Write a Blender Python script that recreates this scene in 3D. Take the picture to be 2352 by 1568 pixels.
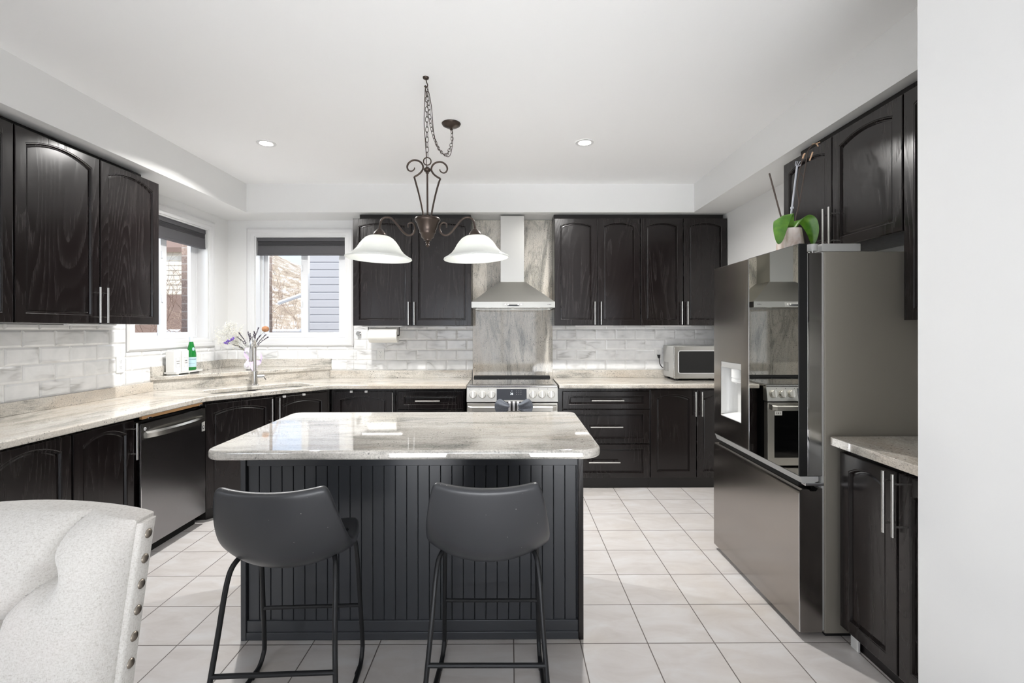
import bpy, bmesh, math, random
from mathutils import Vector, Matrix

for _o in list(bpy.data.objects):
    bpy.data.objects.remove(_o)
C = bpy.context.scene.collection
SC = bpy.context.scene
R = math.radians
rnd = random.Random(7)

# ------------------------------------------------------------------ camera, world, light, exposure
F_PX = 1095.0                                  # focal length in pixels of the 2352 px wide frame
cam_d = bpy.data.cameras.new('camera')
cam = bpy.data.objects.new('camera', cam_d)
C.objects.link(cam)
cam_d.sensor_width = 36.0
cam_d.lens = F_PX / 2352 * 36.0
cam_d.shift_y = -27.0 / 2352
cam_d.clip_start = 0.05
cam_d.clip_end = 300
cam.location = (0, 0, 1.40)
cam.rotation_euler = (Matrix.Rotation(R(-0.26), 3, 'Z') @ Matrix.Rotation(R(90), 3, 'X') @ Matrix.Rotation(R(-0.08), 3, 'Z')).to_euler()
SC.camera = cam

SC.view_settings.view_transform = 'Standard'
SC.view_settings.look = 'None'
SC.view_settings.gamma = 1
SC.view_settings.use_curve_mapping = False
SC.view_settings.exposure = 0.17

world = bpy.data.worlds.new('sky')
SC.world = world
world.use_nodes = True
wn = world.node_tree
wn.nodes.clear()
_tc = wn.nodes.new('ShaderNodeTexCoord')
_sep = wn.nodes.new('ShaderNodeSeparateXYZ')
_rmp = wn.nodes.new('ShaderNodeValToRGB')
_bg = wn.nodes.new('ShaderNodeBackground')
_wo = wn.nodes.new('ShaderNodeOutputWorld')
_rmp.color_ramp.elements[0].position = 0.0
_rmp.color_ramp.elements[0].color = (0.66, 0.76, 0.92, 1)
_rmp.color_ramp.elements[1].position = 0.7
_rmp.color_ramp.elements[1].color = (0.40, 0.54, 0.85, 1)
wn.links.new(_tc.outputs['Generated'], _sep.inputs[0])
wn.links.new(_sep.outputs['Z'], _rmp.inputs[0])
wn.links.new(_rmp.outputs[0], _bg.inputs[0])
_bg.inputs[1].default_value = 1.45
wn.links.new(_bg.outputs[0], _wo.inputs[0])

def lamp(name, kind, loc, rot=(0, 0, 0), energy=10, color=(1, 1, 1), size=1, size_y=None, shape=None, parent=None, **kw):
    d = bpy.data.lights.new(name, kind)
    d.energy = energy
    d.color = color
    if kind == 'AREA':
        d.size = size
        if size_y:
            d.shape = 'RECTANGLE'
            d.size_y = size_y
        if shape:
            d.shape = shape
    for k, v in kw.items():
        setattr(d, k, v)
    o = bpy.data.objects.new(name, d)
    o.location = loc
    o.rotation_euler = rot
    if parent:
        o.parent = parent
    C.objects.link(o)
    return o

sun_dir = Vector((0.22, -0.42, 0.88))
lamp('sun', 'SUN', (20, 6, 14), sun_dir.to_track_quat('Z', 'Y').to_euler(), energy=5.0, color=(1, 0.96, 0.90), angle=R(0.6))
# added fill standing in for daylight from unseen openings behind the camera
lamp('rear_fill_light', 'AREA', (-0.8, -6.3, 1.25), (R(90), 0, 0), energy=50, color=(0.96, 0.98, 1.0), size=3.6, size_y=2.3)
lamp('side_fill_light', 'AREA', (-3.1, -1.4, 1.45), (R(90), 0, R(-90)), energy=34, color=(0.94, 0.97, 1.0), size=1.8, size_y=1.6)
# added ceiling fill: soft area lights low behind the camera, turned up at the ceiling
for bx_, el_, yaw_, be_ in ((0.3, 26, 2, 10), (0.9, 33, 30, 13), (-0.5, 27, -20, 11)):
    lamp('ceiling_fill_light', 'AREA', (bx_, -1.5, 0.15), (R(90 + el_), 0, R(yaw_)), energy=be_, color=(0.97, 0.985, 1.0), size=1.6, size_y=1.0, spread=R(60))
# daylight of the two kitchen windows (just outside the panes, facing in)
lamp('left_window_daylight', 'AREA', (-3.25, 4.05, 2.25), (R(62), 0, R(-90)), energy=7, color=(0.92, 0.96, 1.0), size=0.85, size_y=0.4)
lamp('back_window_daylight', 'AREA', (-2.1, 5.25, 2.25), (R(62), 0, R(180)), energy=7, color=(0.92, 0.96, 1.0), size=0.85, size_y=0.4)

# ------------------------------------------------------------------ mesh helpers
def mw(o):
    m = Matrix.Translation(o.location) @ o.rotation_euler.to_matrix().to_4x4()
    return mw(o.parent) @ m if o.parent else m

class M:
    def __init__(self):
        self.bm = bmesh.new()

    def _bev(self, verts, bev, seg):
        es = {e for v in verts for e in v.link_edges}
        bmesh.ops.bevel(self.bm, geom=list(es), offset=bev, segments=seg, profile=0.5, affect='EDGES')

    def box(self, x0, x1, y0, y1, z0, z1, bev=0, seg=2, rot=None):
        m = Matrix.Translation(((x0 + x1) / 2, (y0 + y1) / 2, (z0 + z1) / 2))
        if rot:
            m = m @ rot.to_4x4()
        m = m @ Matrix.Diagonal((abs(x1 - x0), abs(y1 - y0), abs(z1 - z0), 1))
        r = bmesh.ops.create_cube(self.bm, size=1, matrix=m)
        if bev:
            self._bev(r['verts'], bev, seg)
        return self

    def loops(self, loops, cap0=True, cap1=True, closed=True, flip=False):
        vs = [[self.bm.verts.new(p) for p in lp] for lp in loops]
        n = len(vs[0])
        for a, b in zip(vs, vs[1:]):
            for i in range(n if closed else n - 1):
                j = (i + 1) % n
                f = (a[i], a[j], b[j], b[i])
                try:
                    self.bm.faces.new(f[::-1] if flip else f)
                except ValueError:
                    pass
        if cap0 and n > 2:
            self.bm.faces.new(vs[0] if flip else vs[0][::-1])
        if cap1 and n > 2:
            self.bm.faces.new(vs[-1][::-1] if flip else vs[-1])
        return self

    def tube(self, pts, r, seg=10, closed=False, cap=True):
        pts = [Vector(p) for p in pts]
        n = len(pts)
        rs = r if isinstance(r, (list, tuple)) else [r] * n
        t = []
        for i in range(n):
            a = pts[i - 1] if (i > 0 or closed) else pts[i]
            b = pts[(i + 1) % n] if (i < n - 1 or closed) else pts[i]
            d = (b - a)
            t.append(d.normalized() if d.length > 1e-9 else Vector((0, 0, 1)))
        u = t[0].orthogonal().normalized()
        lps = []
        for i in range(n):
            u = (u - t[i] * u.dot(t[i]))
            u = u.normalized() if u.length > 1e-6 else t[i].orthogonal().normalized()
            v = t[i].cross(u)
            lps.append([pts[i] + (u * math.cos(2 * math.pi * k / seg) + v * math.sin(2 * math.pi * k / seg)) * rs[i] for k in range(seg)])
        if closed:
            lps.append(lps[0])
            self.loops(lps, False, False)
            bmesh.ops.remove_doubles(self.bm, verts=self.bm.verts, dist=1e-6)
        else:
            self.loops(lps, cap, cap)
        return self

    def cyl(self, p0, p1, r, seg=20, r2=None):
        return self.tube([p0, p1], [r, r if r2 is None else r2], seg)

    def lathe(self, prof, c=(0, 0, 0), seg=32, axis='Z', cap=True):
        lps = []
        for r, h in prof:
            r = max(r, 1e-5)
            lp = []
            for k in range(seg):
                a = 2 * math.pi * k / seg
                x, y = r * math.cos(a), r * math.sin(a)
                p = (x, y, h) if axis == 'Z' else ((h, x, y) if axis == 'X' else (y, h, x))
                lp.append(Vector(p) + Vector(c))
            lps.append(lp)
        return self.loops(lps, cap, cap)

    def sphere(self, c, r, u=16, v=10, sc=(1, 1, 1)):
        m = Matrix.Translation(c) @ Matrix.Diagonal((sc[0], sc[1], sc[2], 1))
        bmesh.ops.create_uvsphere(self.bm, u_segments=u, v_segments=v, radius=r, matrix=m)
        return self

    def ico(self, c, r, sub=1):
        bmesh.ops.create_icosphere(self.bm, subdivisions=sub, radius=r, matrix=Matrix.Translation(c))
        return self

    def prism(self, poly, z0, z1, bev=0, seg=3):
        before = set(self.bm.verts)
        self.loops([[(x, y, z0) for x, y in poly], [(x, y, z1) for x, y in poly]])
        if bev:
            self._bev([v for v in self.bm.verts if v not in before], bev, seg)
        return self

    def xform(self, m):
        self.bm.transform(m)
        return self

    def obj(self, name, mat, parent=None, world=True, smooth=30, org=None, fix=True):
        bm = self.bm
        if fix:
            bmesh.ops.recalc_face_normals(bm, faces=bm.faces)
        if parent and world:
            bm.transform(mw(parent).inverted())
        elif org is not None:
            bm.transform(Matrix.Translation(-Vector(org)))
        me = bpy.data.meshes.new(name)
        bm.to_mesh(me)
        bm.free()
        if smooth:
            me.polygons.foreach_set('use_smooth', [True] * len(me.polygons))
            me.set_sharp_from_angle(angle=R(smooth))
        for mm in (mat if isinstance(mat, (list, tuple)) else [mat]):
            me.materials.append(mm)
        o = bpy.data.objects.new(name, me)
        if smooth and smooth <= 40 and len(me.vertices) < 6000:
            wnm = o.modifiers.new('normals', 'WEIGHTED_NORMAL')
            wnm.keep_sharp = True
            wnm.weight = 80
        if org is not None and not parent:
            o.location = org
        if parent:
            o.parent = parent
        C.objects.link(o)
        return o

def thing(name, label, cat, loc=(0, 0, 0), rz=0, group=None):
    o = bpy.data.objects.new(name, None)
    o.empty_display_size = 0.05
    o.location = loc
    o.rotation_euler = (0, 0, rz)
    C.objects.link(o)
    return tag(o, label, cat, group)

def tag(o, label, cat, group=None, kind=None):
    o['label'] = label
    o['category'] = cat
    if group:
        o['group'] = group
    if kind:
        o['kind'] = kind
    return o

def struct(o):
    o['kind'] = 'structure'
    return o

def dup(o, parent=None):
    kids = [c for c in bpy.data.objects if c.parent == o]
    c = o.copy()
    C.objects.link(c)
    if parent:
        c.parent = parent
    for k in kids:
        dup(k, c)
    return c

def arc(c, r, a0, a1, n, plane='xz'):
    out = []
    for i in range(n + 1):
        a = R(a0 + (a1 - a0) * i / n)
        u, v = r * math.cos(a), r * math.sin(a)
        out.append(Vector(c) + (Vector((u, 0, v)) if plane == 'xz' else Vector((0, u, v)) if plane == 'yz' else Vector((u, v, 0))))
    return out

def spline(pts, n=8):
    pts = [Vector(p) for p in pts]
    out = []
    for i in range(len(pts) - 1):
        p0 = pts[max(i - 1, 0)]; p1 = pts[i]; p2 = pts[i + 1]; p3 = pts[min(i + 2, len(pts) - 1)]
        for k in range(n):
            t = k / n
            out.append(0.5 * ((2 * p1) + (p2 - p0) * t + (2 * p0 - 5 * p1 + 4 * p2 - p3) * t * t + (3 * p1 - p0 - 3 * p2 + p3) * t ** 3))
    out.append(pts[-1])
    return out

def rounded(x0, x1, y0, y1, r, n=6):
    rs = r if isinstance(r, (list, tuple)) else [r] * 4      # bl, br, tr, tl
    out = []
    for (cx, cy, a), q in zip(((x0, y0, 180), (x1, y0, 270), (x1, y1, 0), (x0, y1, 90)), rs):
        ccx = cx + q if cx == x0 else cx - q
        ccy = cy + q if cy == y0 else cy - q
        for i in range(n + 1):
            t = R(a + 90 * i / n)
            out.append((ccx + q * math.cos(t), ccy + q * math.sin(t)))
    return out

def text_obj(name, s, size, mat, parent, mtx, world=True, ext=0.0004, align='CENTER', shear=0):
    cu = bpy.data.curves.new(name, 'FONT')
    cu.body = s
    cu.size = size
    cu.extrude = ext
    cu.align_x = align
    cu.align_y = 'CENTER'
    cu.shear = shear
    tmp = bpy.data.objects.new(name, cu)
    C.objects.link(tmp)
    dg = bpy.context.evaluated_depsgraph_get()
    me = bpy.data.meshes.new_from_object(tmp.evaluated_get(dg))
    bpy.data.objects.remove(tmp)
    me.materials.clear()
    me.materials.append(mat)
    me.transform(mw(parent).inverted() @ mtx if world else mtx)
    o = bpy.data.objects.new(name, me)
    o.parent = parent
    C.objects.link(o)
    return o

def frame_mtx(origin, xdir, zdir):
    """text matrix: text runs along xdir, its up is zdir"""
    x = Vector(xdir).normalized(); z = Vector(zdir).normalized(); n = x.cross(z)
    m = Matrix((x, z, n)).transposed().to_4x4()
    return Matrix.Translation(origin) @ m

def boolean_cut(o, cutter):
    md = o.modifiers.new('cut', 'BOOLEAN')
    md.object = cutter
    md.operation = 'DIFFERENCE'
    md.solver = 'EXACT'
    dg = bpy.context.evaluated_depsgraph_get()
    dg.update()
    me = bpy.data.meshes.new_from_object(o.evaluated_get(dg))
    o.modifiers.clear()
    o.data = me
    bpy.data.objects.remove(cutter)
    me.polygons.foreach_set('use_smooth', [True] * len(me.polygons))
    me.set_sharp_from_angle(angle=R(30))

def add_bevel(o, w, seg=3, ang=40):
    o.modifiers.clear()
    md = o.modifiers.new('edge', 'BEVEL')
    md.width = w
    md.segments = seg
    md.limit_method = 'ANGLE'
    md.angle_limit = R(ang)
    md.harden_normals = True
    return o

# ------------------------------------------------------------------ materials
def srgb(r, g, b):
    f = lambda c: (c / 255 / 12.92) if c / 255 <= 0.04045 else ((c / 255 + 0.055) / 1.055) ** 2.4
    return (f(r), f(g), f(b), 1)

class NT:
    def __init__(self, name):
        self.m = bpy.data.materials.new(name)
        self.m.use_nodes = True
        self.t = self.m.node_tree
        self.b = self.t.nodes['Principled BSDF']
        self.out = self.t.nodes['Material Output']

    def n(self, typ, **kw):
        nd = self.t.nodes.new('ShaderNode' + typ)
        for k, v in kw.items():
            setattr(nd, k, v)
        return nd

    def l(self, a, b):
        self.t.links.new(a, b)

    def put(self, sock, v):
        if hasattr(v, 'is_output'):
            self.l(v, sock)
        else:
            sock.default_value = v

    def math(self, op, a, b=0.0, c=None):
        nd = self.n('Math', operation=op)
        self.put(nd.inputs[0], a)
        self.put(nd.inputs[1], b)
        if c is not None:
            self.put(nd.inputs[2], c)
        return nd.outputs[0]

    def coord(self, which='Object'):
        return self.n('TexCoord').outputs[which]

    def map(self, vec, scale=(1, 1, 1), rot=(0, 0, 0), loc=(0, 0, 0)):
        nd = self.n('Mapping')
        self.l(vec, nd.inputs[0])
        nd.inputs['Location'].default_value = loc
        nd.inputs['Rotation'].default_value = rot
        nd.inputs['Scale'].default_value = scale
        return nd.outputs[0]

    def vadd(self, a, b):
        nd = self.n('VectorMath', operation='ADD')
        self.put(nd.inputs[0], a)
        self.put(nd.inputs[1], b)
        return nd.outputs[0]

    def noise(self, vec, scale, detail=3, rough=0.5, dist=0.0):
        nd = self.n('TexNoise')
        self.l(vec, nd.inputs['Vector'])
        nd.inputs['Scale'].default_value = scale
        nd.inputs['Detail'].default_value = detail
        nd.inputs['Roughness'].default_value = rough
        nd.inputs['Distortion'].default_value = dist
        return nd.outputs['Fac']

    def ramp(self, fac, stops, interp='LINEAR'):
        nd = self.n('ValToRGB')
        cr = nd.color_ramp
        cr.interpolation = interp
        while len(cr.elements) < len(stops):
            cr.elements.new(0.5)
        for e, (p, c) in zip(cr.elements, stops):
            e.position = p
            e.color = c if isinstance(c, tuple) else (c, c, c, 1)
        self.put(nd.inputs[0], fac)
        return nd.outputs[0]

    def mix(self, fac, a, b, blend='MIX'):
        nd = self.n('Mix', data_type='RGBA', blend_type=blend)
        self.put(nd.inputs[0], fac)
        self.put(nd.inputs[6], a)
        self.put(nd.inputs[7], b)
        return nd.outputs[2]

    def bump(self, h, strength=0.3, dist=0.002):
        nd = self.n('Bump')
        nd.inputs['Strength'].default_value = strength
        nd.inputs['Distance'].default_value = dist
        self.l(h, nd.inputs['Height'])
        self.l(nd.outputs[0], self.b.inputs['Normal'])

    def set(self, **kw):
        names = dict(color='Base Color', rough='Roughness', metal='Metallic', ior='IOR', spec='Specular IOR Level', coat='Coat Weight',
                     coat_rough='Coat Roughness', trans='Transmission Weight', alpha='Alpha', emit='Emission Color', estr='Emission Strength',
                     aniso='Anisotropic', sheen='Sheen Weight', sub='Subsurface Weight')
        for k, v in kw.items():
            self.put(self.b.inputs[names[k]], v)
        return self

def plain(name, rgb, rough=0.5, metal=0.0, **kw):
    t = NT(name)
    t.set(color=srgb(*rgb), rough=rough, metal=metal, **kw)
    return t.m

MAT = {}

def paint(name, rgb, rough=0.6):
    t = NT(name)
    co = t.coord()
    t.set(color=srgb(*rgb), rough=rough)
    t.bump(t.noise(co, 160, 2), 0.06, 0.001)
    return t.m

MAT['wall'] = paint('wall_paint', (231, 231, 230))
MAT['ceiling'] = paint('ceiling_paint', (243, 243, 243), 0.8)
MAT['trim'] = plain('trim_white', (224, 224, 224), 0.35)
MAT['vinyl'] = plain('window_vinyl', (228, 229, 231), 0.3)

def m_wood(name, base, light, rough, amt=1.0):
    t = NT(name)
    co = t.coord()
    oi = t.n('ObjectInfo')
    sc = t.n('VectorMath', operation='SCALE')
    cmb = t.n('CombineXYZ')
    t.l(oi.outputs['Random'], cmb.inputs[0]); t.l(oi.outputs['Random'], cmb.inputs[1]); t.l(oi.outputs['Random'], cmb.inputs[2])
    t.l(cmb.outputs[0], sc.inputs[0])
    sc.inputs['Scale'].default_value = 13.0
    v = t.vadd(co, sc.outputs[0])
    st = t.map(v, (3.0, 3.0, 0.42))
    n1 = t.noise(st, 1.0, 1.5, 0.4, 0.15)
    rings = t.math('FRACT', t.math('MULTIPLY', n1, 34.0))
    line = t.ramp(rings, [(0.0, 1.0), (0.30, 0.55), (0.62, 0.0), (0.93, 0.0), (1.0, 1.0)])
    fine = t.noise(t.map(v, (330, 330, 9)), 1.0, 2, 0.6)
    fr = t.ramp(fine, [(0.40, 0.15), (0.62, 1.0)])
    mask = t.ramp(t.noise(v, 2.2, 1), [(0.36, 0.25), (0.60, 1.0)])
    g = t.math('MULTIPLY', t.math('MULTIPLY', line, fr), mask)
    t.set(color=t.mix(t.math('MULTIPLY', g, 0.80 * amt), srgb(*base), srgb(*light)), spec=0.5)
    t.set(rough=t.math('ADD', t.math('MULTIPLY', g, 0.16), rough))
    t.bump(t.math('MULTIPLY', g, -1.0), 0.12 * amt, 0.001)
    return t.m

MAT['wood'] = m_wood('espresso_oak', (21, 16, 16), (40, 34, 33), 0.20, 0.6)
MAT['wood_dark'] = plain('espresso_edge', (20, 16, 16), 0.35)
MAT['island_paint'] = plain('island_black_paint', (63, 65, 69), 0.30)
MAT['plywood'] = plain('plywood_strip', (176, 136, 92), 0.6)

def m_granite(name, axis, tone=1.0, speck=1.0, rough=0.07, rotz=0.0, swirl=1.2, con=1.0):
    """axis: streak direction 'x', 'y' or 'z'"""
    t = NT(name)
    co = t.coord()
    v = t.map(co, (1, 1, 1), (0, 0, rotz))
    s = {'x': (1.5, 5.5, 5.5), 'y': (5.5, 1.5, 5.5), 'z': (5.0, 5.0, 1.3)}[axis]
    st = t.map(v, s)
    f = {'x': (14, 85, 85), 'y': (85, 14, 85), 'z': (85, 85, 18)}[axis]
    n1 = t.noise(st, 1.0, 8, 0.66, swirl)
    q = lambda r, g, b: srgb(*[212 + (c - 212) * con for c in (r, g, b)])
    base = t.ramp(n1, [(0.30, q(120, 121, 115)), (0.40, q(172, 168, 159)), (0.49, q(212, 206, 196)), (0.62, q(222, 217, 208)), (0.76, q(180, 180, 175))])
    n2 = t.noise(t.map(v, f), 1.0, 5, 0.70, 1.0)
    streak = t.math('MULTIPLY', t.ramp(n2, [(0.50, 0.0), (0.62, 1.0)]), t.ramp(n1, [(0.38, 1.0), (0.56, 0.30)]))
    c = t.mix(t.math('MULTIPLY', streak, min(1, 0.62 * con)), base, srgb(98, 99, 95))
    warm = t.ramp(t.noise(st, 0.5, 4, 0.55, 0.8), [(0.50, 0.0), (0.66, 1.0)])
    c = t.mix(t.math('MULTIPLY', warm, 0.42), c, srgb(208, 186, 160))
    clus = t.ramp(t.noise(v, 7, 4, 0.6, 0.4), [(0.47, 0.0), (0.60, 1.0)])
    for vs_, thr in ((70, 0.60), (150, 0.42)):
        vor = t.n('TexVoronoi')
        vor.inputs['Scale'].default_value = vs_
        wv = t.n('TexNoise'); wv.inputs['Scale'].default_value = 60
        t.l(v, wv.inputs['Vector'])
        sv = t.n('VectorMath', operation='SCALE'); t.l(wv.outputs['Color'], sv.inputs[0]); sv.inputs['Scale'].default_value = 0.012
        t.l(t.vadd(v, sv.outputs[0]), vor.inputs['Vector'])
        sp = t.ramp(vor.outputs['Distance'], [(0.20, 1.0), (0.34, 0.0)])
        sep = t.n('SeparateColor')
        t.l(vor.outputs['Color'], sep.inputs[0])
        pick = t.math('GREATER_THAN', sep.outputs[0], thr)
        sp = t.math('MULTIPLY', t.math('MULTIPLY', sp, clus if vs_ < 100 else t.math('ADD', t.math('MULTIPLY', clus, 0.6), 0.25)), pick)
        c = t.mix(t.math('MULTIPLY', sp, min(1, (1.0 if vs_ < 100 else 0.75) * speck)), c, srgb(62, 60, 58))
    grain = t.noise(v, 150, 3, 0.6)
    c = t.mix(0.25, c, t.ramp(grain, [(0.35, srgb(120, 118, 112)), (0.65, srgb(240, 236, 230))]), 'MIX')
    if tone != 1.0:
        c = t.mix(1.0, c, (tone, tone, tone, 1), 'MULTIPLY')
    t.set(color=c, rough=rough, spec=0.6 if rough > 0.04 else 1.0)
    if rough < 0.04:
        t.set(coat=0.6, coat_rough=0.05)
    return t.m

MAT['granite_x'] = m_granite('granite_streak_x', 'x')
MAT['granite_y'] = m_granite('granite_streak_y', 'y')
MAT['granite_z'] = m_granite('granite_slab_upright', 'z', 0.97, 1.2, 0.05, 0.0, 1.8, 1.25)
MAT['granite_d'] = m_granite('granite_diagonal', 'x', 0.97, 1.1, 0.08, -R(45))

def m_tile():
    t = NT('marble_bevel_tile')
    uv = t.coord('UV')
    n = t.noise(t.map(uv, (0.55, 2.6, 1), (0, 0, R(36))), 3.6, 3, 0.5, 0.35)
    vein = t.ramp(t.math('ABSOLUTE', t.math('SUBTRACT', n, 0.5)), [(0.0, 1.0), (0.03, 0.35), (0.09, 0.0)])
    msk = t.ramp(t.noise(uv, 4.0, 2), [(0.46, 0.0), (0.64, 1.0)])
    cloud = t.noise(uv, 11, 3, 0.5, 0.5)
    c = t.ramp(cloud, [(0.3, srgb(230, 231, 231)), (0.65, srgb(241, 241, 241))])
    c = t.mix(t.math('MULTIPLY', t.math('MULTIPLY', vein, msk), 0.62), c, srgb(150, 148, 145))
    t.set(color=c, rough=0.12, spec=0.5)
    return t.m

MAT['tile'] = m_tile()
MAT['grout'] = plain('white_grout', (228, 228, 226), 0.8)

TILE, TX, TY = 0.2992, 0.6136, 2.126
def m_floor():
    t = NT('ceramic_floor_tile')
    co = t.coord()
    s = t.n('SeparateXYZ')
    t.l(co, s.inputs[0])
    fx = t.math('DIVIDE', t.math('SUBTRACT', s.outputs[0], TX), TILE)
    fy = t.math('DIVIDE', t.math('SUBTRACT', s.outputs[1], TY), TILE)
    def edge(f):
        a = t.math('FRACT', f)
        return t.math('MINIMUM', a, t.math('SUBTRACT', 1.0, a))
    e = t.math('MINIMUM', edge(fx), edge(fy))
    gr = t.ramp(e, [(0.0062, 1.0), (0.0095, 0.0)])
    cmb = t.n('CombineXYZ')
    t.put(cmb.inputs[0], t.math('FLOOR', fx))
    t.put(cmb.inputs[1], t.math('FLOOR', fy))
    wnz = t.n('TexWhiteNoise', noise_dimensions='2D')
    t.l(cmb.outputs[0], wnz.inputs['Vector'])
    sc = t.n('VectorMath', operation='SCALE')
    t.l(wnz.outputs['Color'], sc.inputs[0])
    sc.inputs['Scale'].default_value = 9
    v = t.vadd(co, sc.outputs[0])
    n = t.noise(t.map(v, (2.2, 5.5, 1), (0, 0, R(35))), 1.6, 5, 0.6, 0.8)
    c = t.ramp(n, [(0.3, srgb(197, 192, 189)), (0.5, srgb(207, 203, 201)), (0.7, srgb(214, 213, 213))])
    w = t.ramp(t.noise(co, 1.3, 3, 0.6), [(0.52, 0.0), (0.7, 1.0)])
    c = t.mix(t.math('MULTIPLY', w, 0.35), c, srgb(200, 188, 172))
    c = t.mix(t.math('MULTIPLY', wnz.outputs['Value'], 0.12), c, srgb(192, 187, 184))
    c = t.mix(gr, c, srgb(98, 90, 86))
    t.set(color=c, rough=t.math('ADD', t.math('MULTIPLY', gr, 0.5), 0.20))
    t.bump(t.math('SUBTRACT', 1.0, gr), 0.4, 0.002)
    return t.m
MAT['floor'] = m_floor()

def m_steel(name, rgb, rough, axis='z', amt=0.06, metal=1.0):
    t = NT(name)
    co = t.coord()
    sc = {'z': (700, 700, 3), 'x': (3, 700, 700), 'y': (700, 3, 700)}[axis]
    n = t.noise(t.map(co, sc), 1.0, 2, 0.5)
    t.set(color=srgb(*rgb), metal=metal, rough=t.math('ADD', t.math('MULTIPLY', n, amt), rough - amt / 2))
    return t.m
MAT['steel'] = m_steel('brushed_steel', (192, 191, 187), 0.24, 'x')
MAT['steel_range'] = m_steel('range_steel', (226, 224, 218), 0.38, 'x')
MAT['steel_v'] = m_steel('brushed_steel_upright', (186, 185, 181), 0.32, 'z')
MAT['steel_hood'] = m_steel('hood_steel', (178, 177, 172), 0.34, 'x')
MAT['steel_fridge'] = m_steel('fridge_steel', (158, 153, 148), 0.20, 'z')
MAT['steel_dark'] = m_steel('dishwasher_steel', (148, 147, 148), 0.22, 'z')
MAT['fridge_side'] = plain('fridge_side_grey', (148, 143, 134), 0.42, 0.3)
MAT['handle'] = m_steel('handle_nickel', (218, 217, 214), 0.26, 'z')
MAT['chrome'] = plain('chrome', (225, 225, 226), 0.08, 1.0)
MAT['faucet'] = plain('faucet_nickel', (200, 198, 195), 0.22, 1.0)
MAT['mirror_glass'] = plain('dark_mirror_glass', (172, 172, 168), 0.012, 1.0)
MAT['black_gloss'] = plain('black_gloss', (8, 8, 9), 0.06)
MAT['black_glass'] = plain('cooktop_glass', (12, 12, 13), 0.05, 0.0, spec=1.0, coat=1.0, coat_rough=0.02)
MAT['black'] = plain('black_plastic', (18, 18, 19), 0.45)
MAT['black_matte'] = plain('black_matte', (8, 8, 8), 0.8)
MAT['grey_plastic'] = plain('grey_plastic', (168, 168, 166), 0.4)
MAT['white_plastic'] = plain('white_plastic', (236, 236, 234), 0.35)
MAT['light_plastic'] = plain('dispenser_plastic', (214, 214, 212), 0.3)
MAT['panel_dark'] = plain('display_panel', (52, 55, 62), 0.12)
MAT['ink'] = plain('ink_dark', (60, 58, 60), 0.6)
MAT['ink_light'] = plain('ink_light', (226, 228, 230), 0.5)
MAT['stool_frame'] = plain('stool_frame_black', (34, 35, 37), 0.38, 0.3)

def m_leather(name, rgb, flecks):
    t = NT(name)
    co = t.coord()
    n = t.noise(co, 260, 3, 0.6)
    c = srgb(*rgb)
    if flecks:
        vor = t.n('TexVoronoi')
        vor.inputs['Scale'].default_value = 38
        t.l(co, vor.inputs['Vector'])
        sep = t.n('SeparateColor')
        t.l(vor.outputs['Color'], sep.inputs[0])
        f = t.math('MULTIPLY', t.ramp(vor.outputs['Distance'], [(0.04, 1.0), (0.07, 0.0)]), t.math('GREATER_THAN', sep.outputs[0], 0.70))
        f = t.math('MULTIPLY', f, t.ramp(t.noise(co, 7, 2), [(0.44, 0.0), (0.54, 0.8)]))
        c = t.mix(f, c, srgb(190, 186, 180))
    t.set(color=c, rough=0.33)
    t.bump(n, 0.08, 0.0008)
    return t.m
MAT['leather'] = m_leather('charcoal_leatherette', (58, 59, 62), True)

def m_linen():
    t = NT('cream_linen')
    co = t.coord()
    wv2 = t.noise(t.map(co, (140, 140, 1100)), 1.0, 3, 0.6)
    wv3 = t.noise(t.map(co, (1100, 1100, 110)), 1.0, 3, 0.6)
    wv4 = t.noise(co, 240, 3, 0.6)
    s = t.math('ADD', t.math('MULTIPLY', t.math('ADD', wv2, wv3), 0.33), t.math('MULTIPLY', wv4, 0.34))
    c = t.ramp(s, [(0.38, srgb(170, 166, 160)), (0.48, srgb(196, 193, 188)), (0.60, srgb(206, 204, 200))])
    p = t.ramp(t.noise(co, 6, 3), [(0.5, 0.0), (0.75, 1.0)])
    c = t.mix(t.math('MULTIPLY', p, 0.25), c, srgb(214, 202, 198))
    t.set(color=c, rough=0.9, sheen=0.25)
    t.bump(t.math('ADD', s, t.math('MULTIPLY', t.noise(co, 320, 2), 0.6)), 0.5, 0.0012)
    return t.m
MAT['linen'] = m_linen()
MAT['nail'] = plain('nailhead_pewter', (150, 142, 132), 0.38, 1.0)
MAT['bronze'] = plain('oiled_bronze', (74, 64, 58), 0.36, 0.75)

def m_shade():
    t = NT('frosted_glass_shade')
    d = t.n('BsdfDiffuse'); tr = t.n('BsdfTranslucent'); g = t.n('BsdfGlossy')
    d.inputs[0].default_value = (0.86, 0.87, 0.86, 1)
    tr.inputs[0].default_value = (0.9, 0.92, 0.9, 1)
    g.inputs['Roughness'].default_value = 0.15
    m1 = t.n('MixShader'); m2 = t.n('MixShader')
    m1.inputs[0].default_value = 0.5
    m2.inputs[0].default_value = 0.05
    t.l(d.outputs[0], m1.inputs[1]); t.l(tr.outputs[0], m1.inputs[2])
    t.l(m1.outputs[0], m2.inputs[1]); t.l(g.outputs[0], m2.inputs[2])
    t.l(m2.outputs[0], t.out.inputs[0])
    return t.m
MAT['shade'] = m_shade()

def emit(name, rgb, strength):
    t = NT(name)
    t.set(color=(0.8, 0.8, 0.8, 1), emit=srgb(*rgb), estr=strength)
    return t.m
MAT['bulb'] = emit('lit_bulb', (255, 250, 240), 17)
MAT['downlight'] = emit('lit_downlight', (255, 248, 236), 9)
MAT['digits'] = emit('clock_digits', (225, 240, 255), 1.2)

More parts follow.
